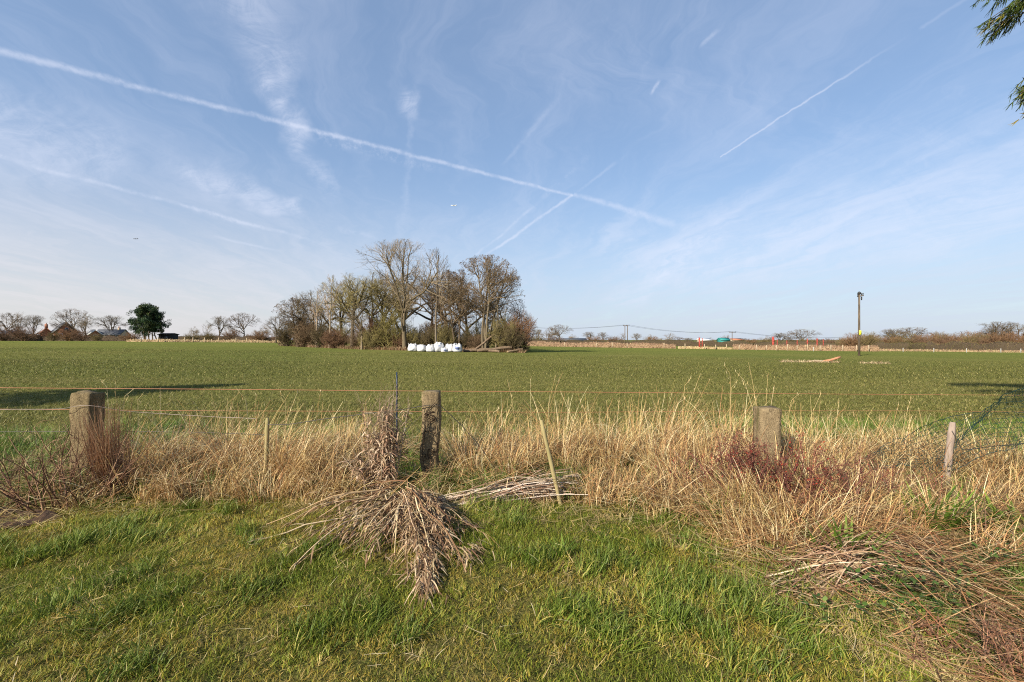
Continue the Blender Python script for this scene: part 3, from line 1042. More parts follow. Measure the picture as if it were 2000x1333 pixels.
strand('orange_wire', M_twine, [p3(-330, 754, 5.15), p3(0, 758, 5.2), p3(400, 760.5, 5.3), p3(775, 764, 5.48), p3(1100, 766, 5.8), p3(1480, 769, 6.3), p3(1740, 771, 6.8), p3(2100, 773, 7.6)], .0032, 'upper orange twine stretched straight across the whole view', 'twine')
strand('orange_wire', M_twine, [p3(-330, 798, 5.15), p3(0, 799.5, 5.2), p3(400, 803, 5.3), p3(775, 804, 5.48), p3(1100, 806, 5.8), p3(1480, 803, 6.3), p3(1800, 803, 6.8), p3(2100, 806, 7.6)], .0026, 'lower orange twine running through the tips of the dead grass', 'twine')
strand('slack_wire', M_wire_pale, [p3(-200, 801, 4.55), p3(70, 801, 4.55), p3(135, 800, 4.6), p3(139, 795, 4.64), p3(172, 792, 4.64), p3(205, 797, 4.7), p3(240, 804, 4.8), p3(300, 808, 4.9), p3(420, 815, 4.95), p3(500, 818, 4.85)], 0.0023, 'slack pale wire looped round the left post', 'wire', .0006, seed=2)
strand('slack_wire', M_wire, [p3(522, 830, 4.6), p3(560, 830, 4.62), p3(640, 818, 4.66), p3(720, 808, 4.68), p3(800, 798, 4.7), p3(826, 793, 4.7), p3(856, 790, 4.7), p3(864, 795, 4.74), p3(900, 830, 4.78), p3(940, 875, 4.8), p3(975, 930, 4.8)], .004, 'dark wire sagging from the mossy stake round the middle post and down right', 'wire', .0006, seed=3)
strand('slack_wire', M_wire, [p3(-200, 845, 4.9), p3(100, 843, 4.9), p3(230, 842, 4.95), p3(420, 846, 4.95), p3(520, 850, 4.7)], .0028, 'thin low wire passing behind the left post', 'wire', .0005, seed=4)
strand('slack_wire', M_wire, [p3(1860, 842, 4.52), p3(1880, 880, 4.5), p3(1940, 872, 4.5), p3(2000, 865, 4.45), p3(2200, 850, 4.4)], .004, 'dark wire running right from the netted stake', 'wire', .0006, seed=5)

# dark tubes standing in for coiled wire shadows on the middle post face
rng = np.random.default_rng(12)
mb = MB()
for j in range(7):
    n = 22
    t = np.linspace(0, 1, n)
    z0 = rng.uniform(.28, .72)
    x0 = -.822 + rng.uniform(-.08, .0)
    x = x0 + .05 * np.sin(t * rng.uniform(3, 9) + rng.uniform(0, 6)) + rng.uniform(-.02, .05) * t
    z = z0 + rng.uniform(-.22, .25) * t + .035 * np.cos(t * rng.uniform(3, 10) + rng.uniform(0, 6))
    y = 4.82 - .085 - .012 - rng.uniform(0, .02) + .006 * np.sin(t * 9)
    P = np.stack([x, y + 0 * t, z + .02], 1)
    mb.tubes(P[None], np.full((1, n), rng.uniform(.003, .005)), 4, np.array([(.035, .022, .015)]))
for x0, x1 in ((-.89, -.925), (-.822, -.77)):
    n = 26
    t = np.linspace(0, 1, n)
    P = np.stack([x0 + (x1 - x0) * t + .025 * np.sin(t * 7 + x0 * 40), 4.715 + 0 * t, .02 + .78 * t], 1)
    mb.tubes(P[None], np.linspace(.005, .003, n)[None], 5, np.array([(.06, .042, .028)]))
tag(mb.build('post_shadow_loops', M_bark), 'dark tube loops standing in for coiled wire shadows on the face of the middle post', 'modelled shadow')

# ------------------------------------------------------------------ netting on the right
top = [(1690, 905, 5.1), (1740, 868, 5.05), (1800, 842, 4.95), (1862, 822, 4.62), (1930, 797, 4.4), (1975, 777, 4.25), (2040, 752, 4.1), (2150, 712, 3.95)]
bot = [(1690, 915, 4.75), (1745, 910, 4.7), (1800, 925, 4.55), (1856, 915, 4.48), (1915, 888, 4.35), (1975, 868, 4.25), (2040, 850, 4.1), (2150, 820, 3.95)]
rng = np.random.default_rng(13)
nu, nv = 64, 13


def polyl(pl, n):
    P = np.array([tuple(p3(*q)) for q in pl])
    s = np.linspace(0, 1, len(P))
    t = np.linspace(0, 1, n)
    return np.stack([np.interp(t, s, P[:, k]) for k in range(3)], 1)


A, B = polyl(top, nu), polyl(bot, nu)
vv = np.linspace(0, 1, nv)
uu = np.linspace(0, 1, nu)
# strands bunch toward the middle near the stake and sag between
net = A[:, None, :] * (1 - vv)[None, :, None] + B[:, None, :] * vv[None, :, None]
UU, VV = np.meshgrid(uu, vv, indexing='ij')
net[..., 2] += .02 * np.sin(UU * 19 + VV * 4) - .035 * np.sin(VV * math.pi) * (.5 + .5 * np.sin(UU * 9))
net[..., 1] += .07 * np.sin(UU * 11 + VV * 3) * np.sin(VV * math.pi)
net[..., 0] += .03 * np.sin(VV * 7 + UU * 13)
net += rng.normal(0, .006, net.shape)
shear = .10 * (VV - .5)
net[..., 0] += shear * 1.4
mb = MB()
for j in range(nv):
    mb.tubes(net[:, j][None], np.full((1, nu), .0034 if j in (0, nv - 1) else .0022), 3, (1, 1, 1))
for i in range(0, nu, 1):
    mb.tubes(net[i][None], np.full((1, nv), .0018), 3, (1, 1, 1))
tag(mb.build('garden_netting', M_net), 'blue green plastic netting draped over the right hand stake', 'netting')


# ------------------------------------------------------------------ woody plant generator
def exit_len(P, d, C, Rv):
    """distance from P along d to the ellipsoid surface"""
    p = (P - C) / Rv
    e = d / Rv
    a = (e * e).sum(-1)
    b = 2 * (p * e).sum(-1)
    c = (p * p).sum(-1) - 1
    disc = np.maximum(b * b - 4 * a * c, 0)
    return np.maximum((-b + np.sqrt(disc)) / (2 * a), 0.0)


def grow(rng, stems, levels, env=None):
    """stems: (start (n,3), dir (n,3), length (n,), radius (n,), K, wander, trop)
    levels: dicts n, t (range), ang (range), L (ratio range), r, K, wander, trop. Returns [(P, R)]"""
    start, d, L, r, K, wan, trop = stems
    out = []

    def trace(start, d, L, r, r1, K, wan, trop):
        N = len(start)
        P = np.zeros((N, K, 3))
        P[:, 0] = start
        dd = d.copy()
        for k in range(1, K):
            P[:, k] = P[:, k - 1] + dd * (L / (K - 1))[:, None]
            dd = dd + rng.normal(0, wan, (N, 3)) + np.array([0, 0, trop])
            dd /= np.linalg.norm(dd, axis=1, keepdims=True)
        R = r[:, None] + (r1 - r)[:, None] * np.linspace(0, 1, K)[None]
        return P, R
    P, R = trace(start, d, L, r, r * .35, K, wan, trop)
    out.append((P, R))
    Lp = L
    for lv in levels:
        N, Kp = P.shape[:2]
        c = lv['n']
        t = rng.uniform(lv['t'][0], lv['t'][1], (N, c))
        t[:, 0] = lv['t'][1]
        f = t * (Kp - 1)
        i0 = np.minimum(f.astype(int), Kp - 2)
        fr = (f - i0)[..., None]
        ar = np.arange(N)[:, None]
        S = P[ar, i0] * (1 - fr) + P[ar, i0 + 1] * fr
        T = P[ar, i0 + 1] - P[ar, i0]
        T /= np.linalg.norm(T, axis=-1, keepdims=True) + 1e-9
        rp = R[ar, i0] * (1 - fr[..., 0]) + R[ar, i0 + 1] * fr[..., 0]
        rnd = rng.normal(0, 1, T.shape)
        perp = np.cross(T, rnd)
        perp /= np.linalg.norm(perp, axis=-1, keepdims=True) + 1e-9
        ang = rng.uniform(*lv['ang'], (N, c))[..., None]
        ang[:, 0] *= .5
        nd = T * np.cos(ang) + perp * np.sin(ang)
        nd[..., 2] += lv.get('up', 0)
        nd /= np.linalg.norm(nd, axis=-1, keepdims=True)
        nL = Lp[:, None] * rng.uniform(*lv['L'], (N, c)) * (1 - lv.get('fall', .4) * t)
        S, nd, nL, rp = S.reshape(-1, 3), nd.reshape(-1, 3), nL.ravel(), rp.ravel()
        if env is not None:
            ex = exit_len(S, nd, np.array(env[0]), np.array(env[1]))
            nL = np.minimum(nL, ex * rng.uniform(.75, 1.05, len(ex)))
            k = nL > lv.get('min', .05)
            S, nd, nL, rp = S[k], nd[k], nL[k], rp[k]
        nr = np.minimum(rp * .85, np.maximum(lv['r'] * nL, lv.get('rmin', .004)))
        P, R = trace(S, nd, nL, nr, nr * lv.get('tip', .4), lv['K'], lv['wander'], lv['trop'])
        out.append((P, R))
        Lp = nL
    return out


def woody(out, rng, split, col_t, col_c, sides=(7, 5, 4), jit=.15, wmul=1.0):
    """levels < split into the trunk mesh, the rest into the crown mesh"""
    tb, cb = MB(), MB()
    for i, (P, R) in enumerate(out):
        tgt = tb if i < split else cb
        col = col_t if i < split else col_c
        c = np.array(col)[None] * rng.uniform(1 - jit, 1 + jit, (len(P), 1))
        if i < len(sides):
            tgt.tubes(P, R, sides[i], c)
        else:
            S = rng.normal(0, 1, (len(P), 3))
            T = P[:, -1] - P[:, 0]
            S = np.cross(T, S)
            S /= np.linalg.norm(S, axis=1, keepdims=True) + 1e-9
            tgt.ribbons(P, R * 2 * wmul, S, c)
    return tb, cb


def make_tree(name, seed, h, w, kind, col_t, col_c, tw=.02, stems=1, low=.25, detail=1.0, lean=0.0):
    """bare tree > trunk, crown; built standing on the origin"""
    rng = np.random.default_rng(seed)
    start = np.zeros((stems, 3))
    d = np.tile(np.array([0, 0, 1.0]), (stems, 1))
    if stems > 1:
        a = np.arange(stems) * 6.283 / stems + rng.uniform(0, 1)
        start[:, 0] = np.cos(a) * h * .02
        start[:, 1] = np.sin(a) * h * .02
        d[:, 0] = np.cos(a) * .10
        d[:, 1] = np.sin(a) * .10
    d[:, 0] += lean
    d /= np.linalg.norm(d, axis=1, keepdims=True)
    start[:, 2] = -.2
    D = detail
    if kind == 'oak':
        st = (start, d, np.full(stems, h * .55), np.full(stems, h * .030), 7, .05, .02)
        env = ((0, 0, h * .60), (w / 2, w / 2, h * .41))
        lv = [dict(n=9, t=(low / .55, .98), ang=(.5, 1.25), L=(.8, 1.3), r=.028, K=8, wander=.16, trop=.03, fall=.1),
              dict(n=int(8 * D), t=(.25, .98), ang=(.4, 1.0), L=(.4, .75), r=.020, K=6, wander=.17, trop=.03, fall=.3),
              dict(n=int(7 * D), t=(.2, 1), ang=(.35, .95), L=(.35, .65), r=.015, K=5, wander=.16, trop=.03, rmin=tw * .8),
              dict(n=6, t=(.2, 1), ang=(.3, .9), L=(.35, .6), r=.01, K=4, wander=.14, trop=.03, rmin=tw * .6),
              dict(n=3, t=(.3, 1), ang=(.3, .8), L=(.35, .6), r=.01, K=3, wander=.1, trop=.02, rmin=tw * .45)]
    elif kind == 'ash':
        st = (start, d, np.full(stems, h * .62), np.full(stems, h * .024), 8, .05, .02)
        env = ((0, 0, h * .60), (w / 2, w / 2, h * .42))
        lv = [dict(n=8, t=(low / .62, .95), ang=(.4, .95), L=(.7, 1.2), r=.022, K=8, wander=.10, trop=.09, fall=.2),
              dict(n=int(8 * D), t=(.3, 1), ang=(.35, .8), L=(.4, .7), r=.017, K=6, wander=.12, trop=.08),
              dict(n=int(6 * D), t=(.3, 1), ang=(.35, .8), L=(.4, .7), r=.013, K=5, wander=.14, trop=.09, rmin=tw * .7),
              dict(n=5, t=(.3, 1), ang=(.3, .8), L=(.4, .7), r=.01, K=4, wander=.14, trop=.10, rmin=tw * .55),
              dict(n=2, t=(.4, 1), ang=(.2, .6), L=(.4, .7), r=.01, K=3, wander=.1, trop=.08, rmin=tw * .45)]
    elif kind == 'alder':
        st = (start, d, np.full(stems, h * .93), np.full(stems, h * .014), 12, .045, .02)
        env = ((lean * h * .5, 0, h * .56), (w / 2, w / 2, h * .45))
        lv = [dict(n=int(20 * D), t=(low, .98), ang=(.7, 1.25), L=(.30, .5), r=.014, K=7, wander=.12, trop=.035, fall=.25),
              dict(n=int(7 * D), t=(.25, 1), ang=(.4, .95), L=(.35, .6), r=.012, K=5, wander=.15, trop=.01, rmin=tw * .6),
              dict(n=6, t=(.2, 1), ang=(.4, 1.0), L=(.35, .6), r=.01, K=4, wander=.15, trop=.0, rmin=tw * .5),
              dict(n=4, t=(.3, 1), ang=(.4, 1.1), L=(.35, .6), r=.01, K=3, wander=.12, trop=-.02, rmin=tw * .5)]
    elif kind == 'poplar':
        st = (start, d, np.full(stems, h * .97), np.full(stems, h * .012), 10, .03, .02)
        env = ((0, 0, h * .55), (w / 2, w / 2, h * .47))
        lv = [dict(n=int(18 * D), t=(low, .98), ang=(.3, .65), L=(.25, .45), r=.014, K=6, wander=.07, trop=.10, fall=.4),
              dict(n=7, t=(.25, 1), ang=(.25, .6), L=(.35, .6), r=.012, K=4, wander=.08, trop=.06, rmin=tw * .6),
              dict(n=5, t=(.3, 1), ang=(.25, .6), L=(.35, .6), r=.01, K=3, wander=.08, trop=.05, rmin=tw * .5)]
    else:  # shrub
        n = stems
        a = rng.uniform(0, 6.283, n)
        start = np.stack([np.cos(a) * w * .12 * rng.uniform(0, 1, n), np.sin(a) * w * .12 * rng.uniform(0, 1, n), np.full(n, -.1)], 1)
        th = rng.uniform(.05, .95, n)
        d = np.stack([np.cos(a) * np.sin(th), np.sin(a) * np.sin(th), np.cos(th)], 1)
        st = (start, d, h * rng.uniform(.6, 1.0, n), np.full(n, h * .012), 6, .10, .02)
        env = ((0, 0, h * .45), (w / 2, w / 2, h * .55))
        lv = [dict(n=int(8 * D), t=(.1, 1), ang=(.4, 1.1), L=(.4, .7), r=.012, K=5, wander=.16, trop=.02, rmin=tw * .6),
              dict(n=int(7 * D), t=(.2, 1), ang=(.4, 1.1), L=(.4, .7), r=.012, K=4, wander=.16, trop=.0, rmin=tw * .5),
              dict(n=4, t=(.2, 1), ang=(.4, 1.1), L=(.4, .7), r=.01, K=3, wander=.15, trop=.0, rmin=tw * .5)]
    for q in lv[2:]:
        q['L'] = (q['L'][0] * 1.25, q['L'][1] * 1.3)
        q['wander'] *= 1.25
    for q in lv[1:]:
        q['trop'] *= .6
        q['ang'] = (q['ang'][0], q['ang'][1] * 1.15)
    out = grow(rng, st, lv, env)
    split = {'oak': 2, 'ash': 2, 'alder': 1, 'poplar': 1}.get(kind, 1)
    tb, cb = woody(out, rng, split, col_t, col_c)
    if kind == 'alder':       # small dark cones and catkins at the twig ends
        tips = out[-1][0][:, -1]
        tips = tips[rng.uniform(0, 1, len(tips)) < .32]
        n = len(tips)
        Q = np.stack([tips, tips + rng.normal(0, .5, (n, 3)) * np.array([.16, .16, .1]) - np.array([0, 0, .10])], 1)
        S = rng.normal(0, 1, (n, 3))
        S /= np.linalg.norm(S, axis=1, keepdims=True)
        cb.ribbons(Q, np.full((n, 2), .055), S, palette(rng, n, [(0.08, 0.05, 0.03), (0.15, 0.095, 0.055)], (2, 1)))
    return tb.mesh('trunk', M_bark, True), cb.mesh('crown', M_bark)


def put_tree(name, meshes, loc, label, cat='tree', group=None, rz=0.0, s=1.0):
    o = empty(name, loc, rz, s)
    link('trunk', meshes[0], o)
    link('crown', meshes[1], o)
    return tag(o, label, cat, group)


OLIVE = (0.20, 0.165, 0.07)
BROWN = (0.20, 0.15, 0.09)
GREYB = (0.14, 0.115, 0.085)
PALE = (0.19, 0.15, 0.10)
REDB = (0.13, 0.075, 0.05)
DARKB = (0.085, 0.065, 0.045)
GW = 'bare trees of the copse in the middle of the field'


def px_h(top_py, px, D):
    p = at(px, D)
    return p, (H + (HZ - top_py) / F * D) - p.z


def copse(name, px, D, top_py, wpx, kind, col_t, col_c, label, seed, **kw):
    p, h = px_h(top_py, px, D)
    put_tree(name, make_tree(name, seed, h, wpx / F * D, kind, col_t, col_c, **kw), p, label, group=GW)


copse('ash_tree', 790, 60, 474, 260, 'ash', (0.12, 0.095, 0.06), (0.20, 0.155, 0.10), 'tallest bare tree of the copse with pale fanned upper twigs, behind the white bags', 101, tw=.042, low=.14, detail=1.2)
copse('alder_tree', 948, 58.5, 498, 160, 'alder', (0.15, 0.12, 0.08), (0.19, 0.14, 0.085), 'broad bare tree on several dark trunks at the right end of the copse', 102, tw=.042, stems=4, low=.36)
copse('alder_tree', 892, 60, 526, 120, 'alder', (0.10, 0.075, 0.05), (0.19, 0.135, 0.08), 'dark crooked tree with fine brown twigs right of the white bags', 103, tw=.042, stems=2, low=.30)
copse('slender_tree', 852, 58.5, 487, 80, 'poplar', GREYB, GREYB, 'slender leaning tree rising straight behind the white bags', 104, tw=.038, low=.45, lean=-.03)
copse('oak_tree', 688, 62.5, 533, 150, 'oak', DARKB, OLIVE, 'round headed olive tinged tree on a thick dark trunk, left part of the copse', 105, tw=.040, low=.30)
copse('oak_tree', 745, 64, 545, 150, 'oak', (0.12, 0.10, 0.06), OLIVE, 'mossy spreading tree between the thick trunk and tallest tree', 106, tw=.040, low=.22)
copse('oak_tree', 842, 66, 525, 190, 'oak', DARKB, BROWN, 'wide brown tree filling the back of the copse behind the slender one', 107, tw=.040, low=.20)
copse('poplar_tree', 643, 66, 538, 70, 'poplar', (0.28, 0.23, 0.17), (0.32, 0.24, 0.17), 'thin pale tree with upright twigs left of the thick trunked tree', 108, tw=.038, low=.30)
copse('poplar_tree', 618, 68, 562, 66, 'poplar', (0.28, 0.22, 0.16), (0.32, 0.24, 0.17), 'shorter pale straw coloured tree at the left shoulder of the copse', 109, tw=.038, low=.25)
copse('alder_tree', 582, 72, 581, 100, 'alder', (0.10, 0.075, 0.05), (0.15, 0.11, 0.065), 'dense brown tree forming the left end of the copse', 110, tw=.042, stems=3, low=.15)
copse('oak_tree', 912, 66, 545, 150, 'oak', DARKB, BROWN, 'half hidden tree behind the gap between the two dark alders', 111, tw=.040, low=.22)
copse('ash_tree', 706, 60.5, 590, 60, 'ash', PALE, PALE, 'small pale stemmed tree leaning beside the thick dark trunk', 112, tw=.036, low=.25, lean=.05)
copse('willow_tree', 768, 61.5, 600, 84, 'shrub', OLIVE, (0.17, 0.145, 0.05), 'low olive green willow bush in the middle of the copse', 113, tw=.038, stems=16)
copse('slender_tree', 968, 58, 560, 60, 'poplar', PALE, GREYB, 'pale thin stem slanting beside the multi trunked alder', 114, tw=.036, low=.35, lean=.06)
copse('oak_tree', 612, 74, 568, 130, 'oak', DARKB, (0.15, 0.115, 0.065), 'low spreading tree far back behind the two pale poplars', 115, tw=.045, low=.12)
copse('oak_tree', 668, 72, 548, 140, 'oak', DARKB, (0.14, 0.105, 0.06), 'tree far back between the thin pale tree and the thick trunk', 116, tw=.045, low=.12)
copse('oak_tree', 722, 71, 530, 160, 'oak', DARKB, OLIVE, 'olive brown tree far back right of the thick dark trunk', 117, tw=.045, low=.12)
copse('oak_tree', 790, 72, 520, 190, 'oak', DARKB, (0.15, 0.11, 0.065), 'brown tree far back directly behind the tallest tree', 118, tw=.045, low=.12)
copse('oak_tree', 872, 72, 535, 150, 'oak', DARKB, (0.14, 0.10, 0.06), 'brown tree far back above the right end of the white bags', 119, tw=.045, low=.12)
copse('oak_tree', 988, 64, 572, 96, 'oak', DARKB, (0.14, 0.105, 0.065), 'short rounded tree behind the right shoulder of the multi trunked alder', 120, tw=.042, low=.12)
# a dead leaning trunk piece and ivy clumps are part of the undergrowth

# undergrowth of the copse
rngu = np.random.default_rng(20)
ucols = [(OLIVE, OLIVE), (BROWN, (0.15, 0.10, 0.06)), (REDB, (0.17, 0.10, 0.06)), (DARKB, (0.11, 0.085, 0.045))]
uvar = [make_tree('shrub', 200 + i, 3.2, 4.2, 'shrub', c[0], c[1], tw=.045, stems=26, detail=1.15) for i, c in enumerate(ucols)]
UG = 'thicket bushes round the foot of the copse'
U = [(560, 76, 1.0, 3), (600, 71, 1.1, 1), (628, 68, .8, 3), (655, 65, .9, 2), (700, 63, .75, 1), (722, 61.5, .8, 0), (750, 63, .9, 1), (782, 61.5, .7, 2), (812, 61.5, .8, 0), (838, 61, .75, 3),
     (868, 60.5, .75, 0), (905, 61, .85, 3), (930, 60, .6, 1), (985, 59, 1.15, 0), (1008, 60, 1.2, 2), (1000, 57.5, .8, 3), (660, 70, 1.1, 0), (795, 67, 1.1, 3), (875, 67, 1.1, 1), (590, 78, 1.1, 3), (940, 65, 1.2, 0), (735, 69, 1.2, 2), (848, 63.5, 1.0, 1)]
U.sort()
ULAB = ['olive bush', 'brown bush', 'reddish brown bush', 'dark tangled bush']
rank = ['at the left end of the copse', 'second from the left end of the copse', 'third from the left end of the copse', 'below the short pale tree', 'behind the thin pale tree, left of the thick trunk', 'left of the thick dark trunk', 'far back behind the thick trunked tree',
        'right of the thick dark trunk', 'right beside the pale leaning stem', 'behind the mossy spreading tree', 'between the thick trunk and the willow bush', 'in front of the tallest trunk, left of the bags', 'deep in the copse behind the tallest trunk', 'just behind the leftmost white bags',
        'behind the middle white bags, in front of the slender trunk', 'just right of the slender trunk behind the bags', 'behind the rightmost white bags', 'far back behind the white bags', 'right of the white bags', 'behind the cut logs', 'deep behind the multi trunked alder', 'right of the multi trunked alder', 'at the front right corner of the copse', 'at the very right end of the copse']
for i, (px, D, s, v) in enumerate(U):
    put_tree('thicket_bush', uvar[v], at(px, D), ULAB[v] + ' ' + rank[i], 'bush', UG, rngu.uniform(0, 6.28), (s * rngu.uniform(1.0, 1.3), s * rngu.uniform(1.0, 1.3), s * rngu.uniform(1.0, 1.7)))

# grassy litter at the foot of the copse
mb = MB()
rng = np.random.default_rng(21)
t = rng.uniform(0, 1, 9000)
pxx = 545 + 480 * t
Dd = np.interp(pxx, [545, 600, 690, 800, 1020], [80, 70, 61.5, 58.5, 56.3]) + rng.exponential(1.2, len(t))
x = (pxx - 1000) / F * Dd
base = np.stack([x, Dd, G(x, Dd)], 1)
n = len(t)
P, W, S = blade_curves(rng, base, rng.uniform(.25, .75, n), rng.uniform(0, 6.28, n), rng.uniform(0, .9, n), rng.uniform(.6, 1.7, n), 4, rng.uniform(.02, .05, n))
mb.ribbons(P, W, S, palette(rng, n, [(0.46, 0.31, 0.19), (0.36, 0.22, 0.13), (0.14, 0.13, 0.05), (0.22, 0.13, 0.08)], (2, 2, 2, 2)))
tag(mb.build('copse_floor_growth', M_straw), 'dead grass and brambles edging the foot of the copse', 'dead grass', None, 'stuff')

# cut logs and brush
rng = np.random.default_rng(22)
LG = 'cut logs beside the white bags'
for i, (px, D, L, az, tilt, r, lab) in enumerate([
    (905, 55.6, 1.6, .2, .05, .17, 'stubby cut log lying just right of the white bags'),
    (918, 55.9, 1.4, 1.0, .0, .20, 'pale ended cut log, second from the white bags'),
    (932, 56.0, 4.4, .25, .10, .20, 'long mossy log lying in front of the alder trunks'),
    (925, 56.6, 3.6, .55, .62, .14, 'slanting log propped up to the right behind the long log'),
    (975, 56.0, 2.6, 2.9, .10, .15, 'short dark log right of the long mossy log'),
    (992, 56.1, 2.0, .4, .16, .13, 'thin log end near the right corner of the copse')]):
    p = at(px, D, r * .8)
    o = empty('cut_log', p)
    dv = Vector((math.cos(az) * math.cos(tilt), math.sin(az) * math.cos(tilt), math.sin(tilt)))
    n = 7
    P = np.array([tuple(dv * (L * k / (n - 1)) + Vector((0, 0, .03 * math.sin(k * 1.7)))) for k in range(n)])
    MB().tubes(P[None], np.full((1, n), r) * (1 + .06 * np.sin(np.arange(n) * 2.1))[None], 9, (1, 1, 1)).build('trunk_piece', M_log, o, True)
    for e, s in ((0, -1), (n - 1, 1)):
        Q = np.stack([P[e] - np.array(dv) * .002 * s, P[e] + np.array(dv) * .012 * s])
        MB().tubes(Q[None], np.full((1, 2), r * .93), 9, (1, 1, 1), True).build('sawn_end', M_endgrain, o)
    tag(o, lab, 'log', LG)

# ------------------------------------------------------------------ white bulk bags
mw, Tw, bw, ow = new_mat('white_woven_sack')
tcw = Tw.n.new('ShaderNodeTexCoord')
nw = Tw.noise(tcw.outputs['Object'], 2.6, 3, 0.6)
Tw.put(bw.inputs['Base Color'], Tw.mix(Tw.smooth(nw, 0.60, 0.66), (0.46, 0.46, 0.47), (0.22, 0.27, 0.42)))
bw.inputs['Roughness'].default_value = 0.6
M_sack = mw
M_print = simple('dark_blue_print', (0.10, 0.14, 0.30), (0.16, 0.2, 0.36), 6, 0.6)


def sack(px, D, sx, sy, sz, rz, seed, label, open_top=False, band=False, dz=0.0):
    rr = np.random.default_rng(seed)
    o = empty('bulk_bag', at(px, D, dz), rz)
    nt_, npz = 28, 16
    V = []
    for k in range(npz):
        v = k / (npz - 1)
        phi = -math.pi / 2 + math.pi * v
        cz, rz_ = math.sin(phi), math.cos(phi)
        rz_ = max(rz_, 0) ** .45
        cz = math.copysign(abs(cz) ** .75, cz)
        for j in range(nt_):
            a = 6.2832 * j / nt_
            q = (abs(math.cos(a)) ** 4 + abs(math.sin(a)) ** 4) ** (-.25)
            V.append((math.cos(a) * q * rz_ * .5, math.sin(a) * q * rz_ * .5, .5 + cz * .5))
    V = np.array(V)
    a = np.arctan2(V[:, 1], V[:, 0])
    fold = .05 * np.sin(a * 5 + seed) * V[:, 2] + (vnoise(a * 2 + seed, V[:, 2] * 3, .5, seed) - .5) * .22
    V[:, :2] *= (1 + fold * 1.3)[:, None]
    V[:, 2] += (vnoise(V[:, 0] * 4, V[:, 1] * 4, .7, seed + 1) - .5) * .30 * V[:, 2]
    V[:, :2] *= (1.08 - .25 * V[:, 2:3])
    if open_top:
        m = (V[:, 2] > .72) & (np.hypot(V[:, 0], V[:, 1]) < .30)
        V[m, 2] -= .22
    V *= np.array([sx, sy, sz])
    i = (np.arange(npz - 1)[:, None] * nt_ + np.arange(nt_)[None]).ravel()
    i2 = (np.arange(npz - 1)[:, None] * nt_ + (np.arange(nt_)[None] + 1) % nt_).ravel()
    link('sack_body', mesh_np('sack_body', V, [np.stack([i, i2, i2 + nt_, i + nt_], 1)], M_sack, None, False), o)
    for q in range(3):     # lifting loops flopped on top
        a0 = rr.uniform(0, 6.28)
        c = np.array([math.cos(a0) * sx * .38, math.sin(a0) * sy * .38, sz * .82])
        t = np.linspace(0, math.pi, 9)
        u = np.array([math.cos(a0 + 1.4), math.sin(a0 + 1.4), 0])
        P = c + u[None] * (np.cos(t)[:, None] * .14) + np.array([math.cos(a0) * .3, math.sin(a0) * .3, 1.0])[None] * (np.sin(t)[:, None] * rr.uniform(.08, .26))
        MB().tubes(P[None], np.full((1, 9), .022), 4, (1, 1, 1)).build('lifting_loop', M_sack, o)
    if band:
        mbb = MB()
        mbb.box((0, -sy * .55, sz * .52), (sx * .42, .02, sz * .24))
        mbb.box((sx * .05, -sy * .56, sz * .33), (sx * .25, .02, sz * .07))
        mbb.build('printed_patch', M_print, o)
    return tag(o, label, 'bag', 'white bulk bags in front of the copse')


sack(806, 54.6, 1.15, 1.0, .92, .2, 1, 'rounded white bulk bag at the left end of the row')
sack(824, 54.4, 1.05, 1.0, .82, -.3, 2, 'slumped white bulk bag, second from the left end of the row')
sack(841, 54.2, 1.1, 1.0, .86, .1, 3, 'white bulk bag with faint print, third from the left in the row', band=False)
sack(857, 54.4, 1.2, 1.05, 1.12, .5, 4, 'tallest white bulk bag in the middle of the row')
sack(868, 53.4, .8, .8, .55, .3, 5, 'small blue and white bag lying low in front of the row', band=True)
sack(878, 54.9, 1.05, 1.0, .95, -.1, 6, 'open topped white bulk bag, second from the right end of the row', True)
sack(893, 54.4, 1.15, 1.0, 1.02, .1, 7, 'white bulk bag with blue print at the right end of the row', True, True)

# ------------------------------------------------------------------ far trees
rngf = np.random.default_rng(30)
FV = {
    'oak': [make_tree('oak', 300 + i, 10, 12.5, 'oak', DARKB, c, tw=.11, low=.20, detail=.9) for i, c in enumerate([GREYB, BROWN, (0.12, .085, .055)])],
    'bush': [make_tree('bush', 320 + i, 6, 8, 'shrub', c, c, tw=.09, stems=24, detail=.9) for i, c in enumerate([(0.14, .085, .055), (0.15, .115, .055), (0.17, .10, .055)])],
    'tall': [make_tree('tall', 340 + i, 10, 6.5, 'ash', GREYB, (0.20, .16, .12), tw=.085, low=.25, detail=.75) for i in range(2)],
}


def far(px, D, top_py, wpx, kind, var, name, label, cat='tree', group=None):
    p, h = px_h(top_py, px, D)
    h0, w0 = {'oak': (10, 11.5), 'bush': (6, 8), 'tall': (10, 6.5)}[kind]
    v = FV[kind][var]
    s = (wpx / F * D / w0, wpx / F * D / w0, h / h0)
    return put_tree(name, v, p, label, cat, group, rngf.uniform(0, 6.28), s)


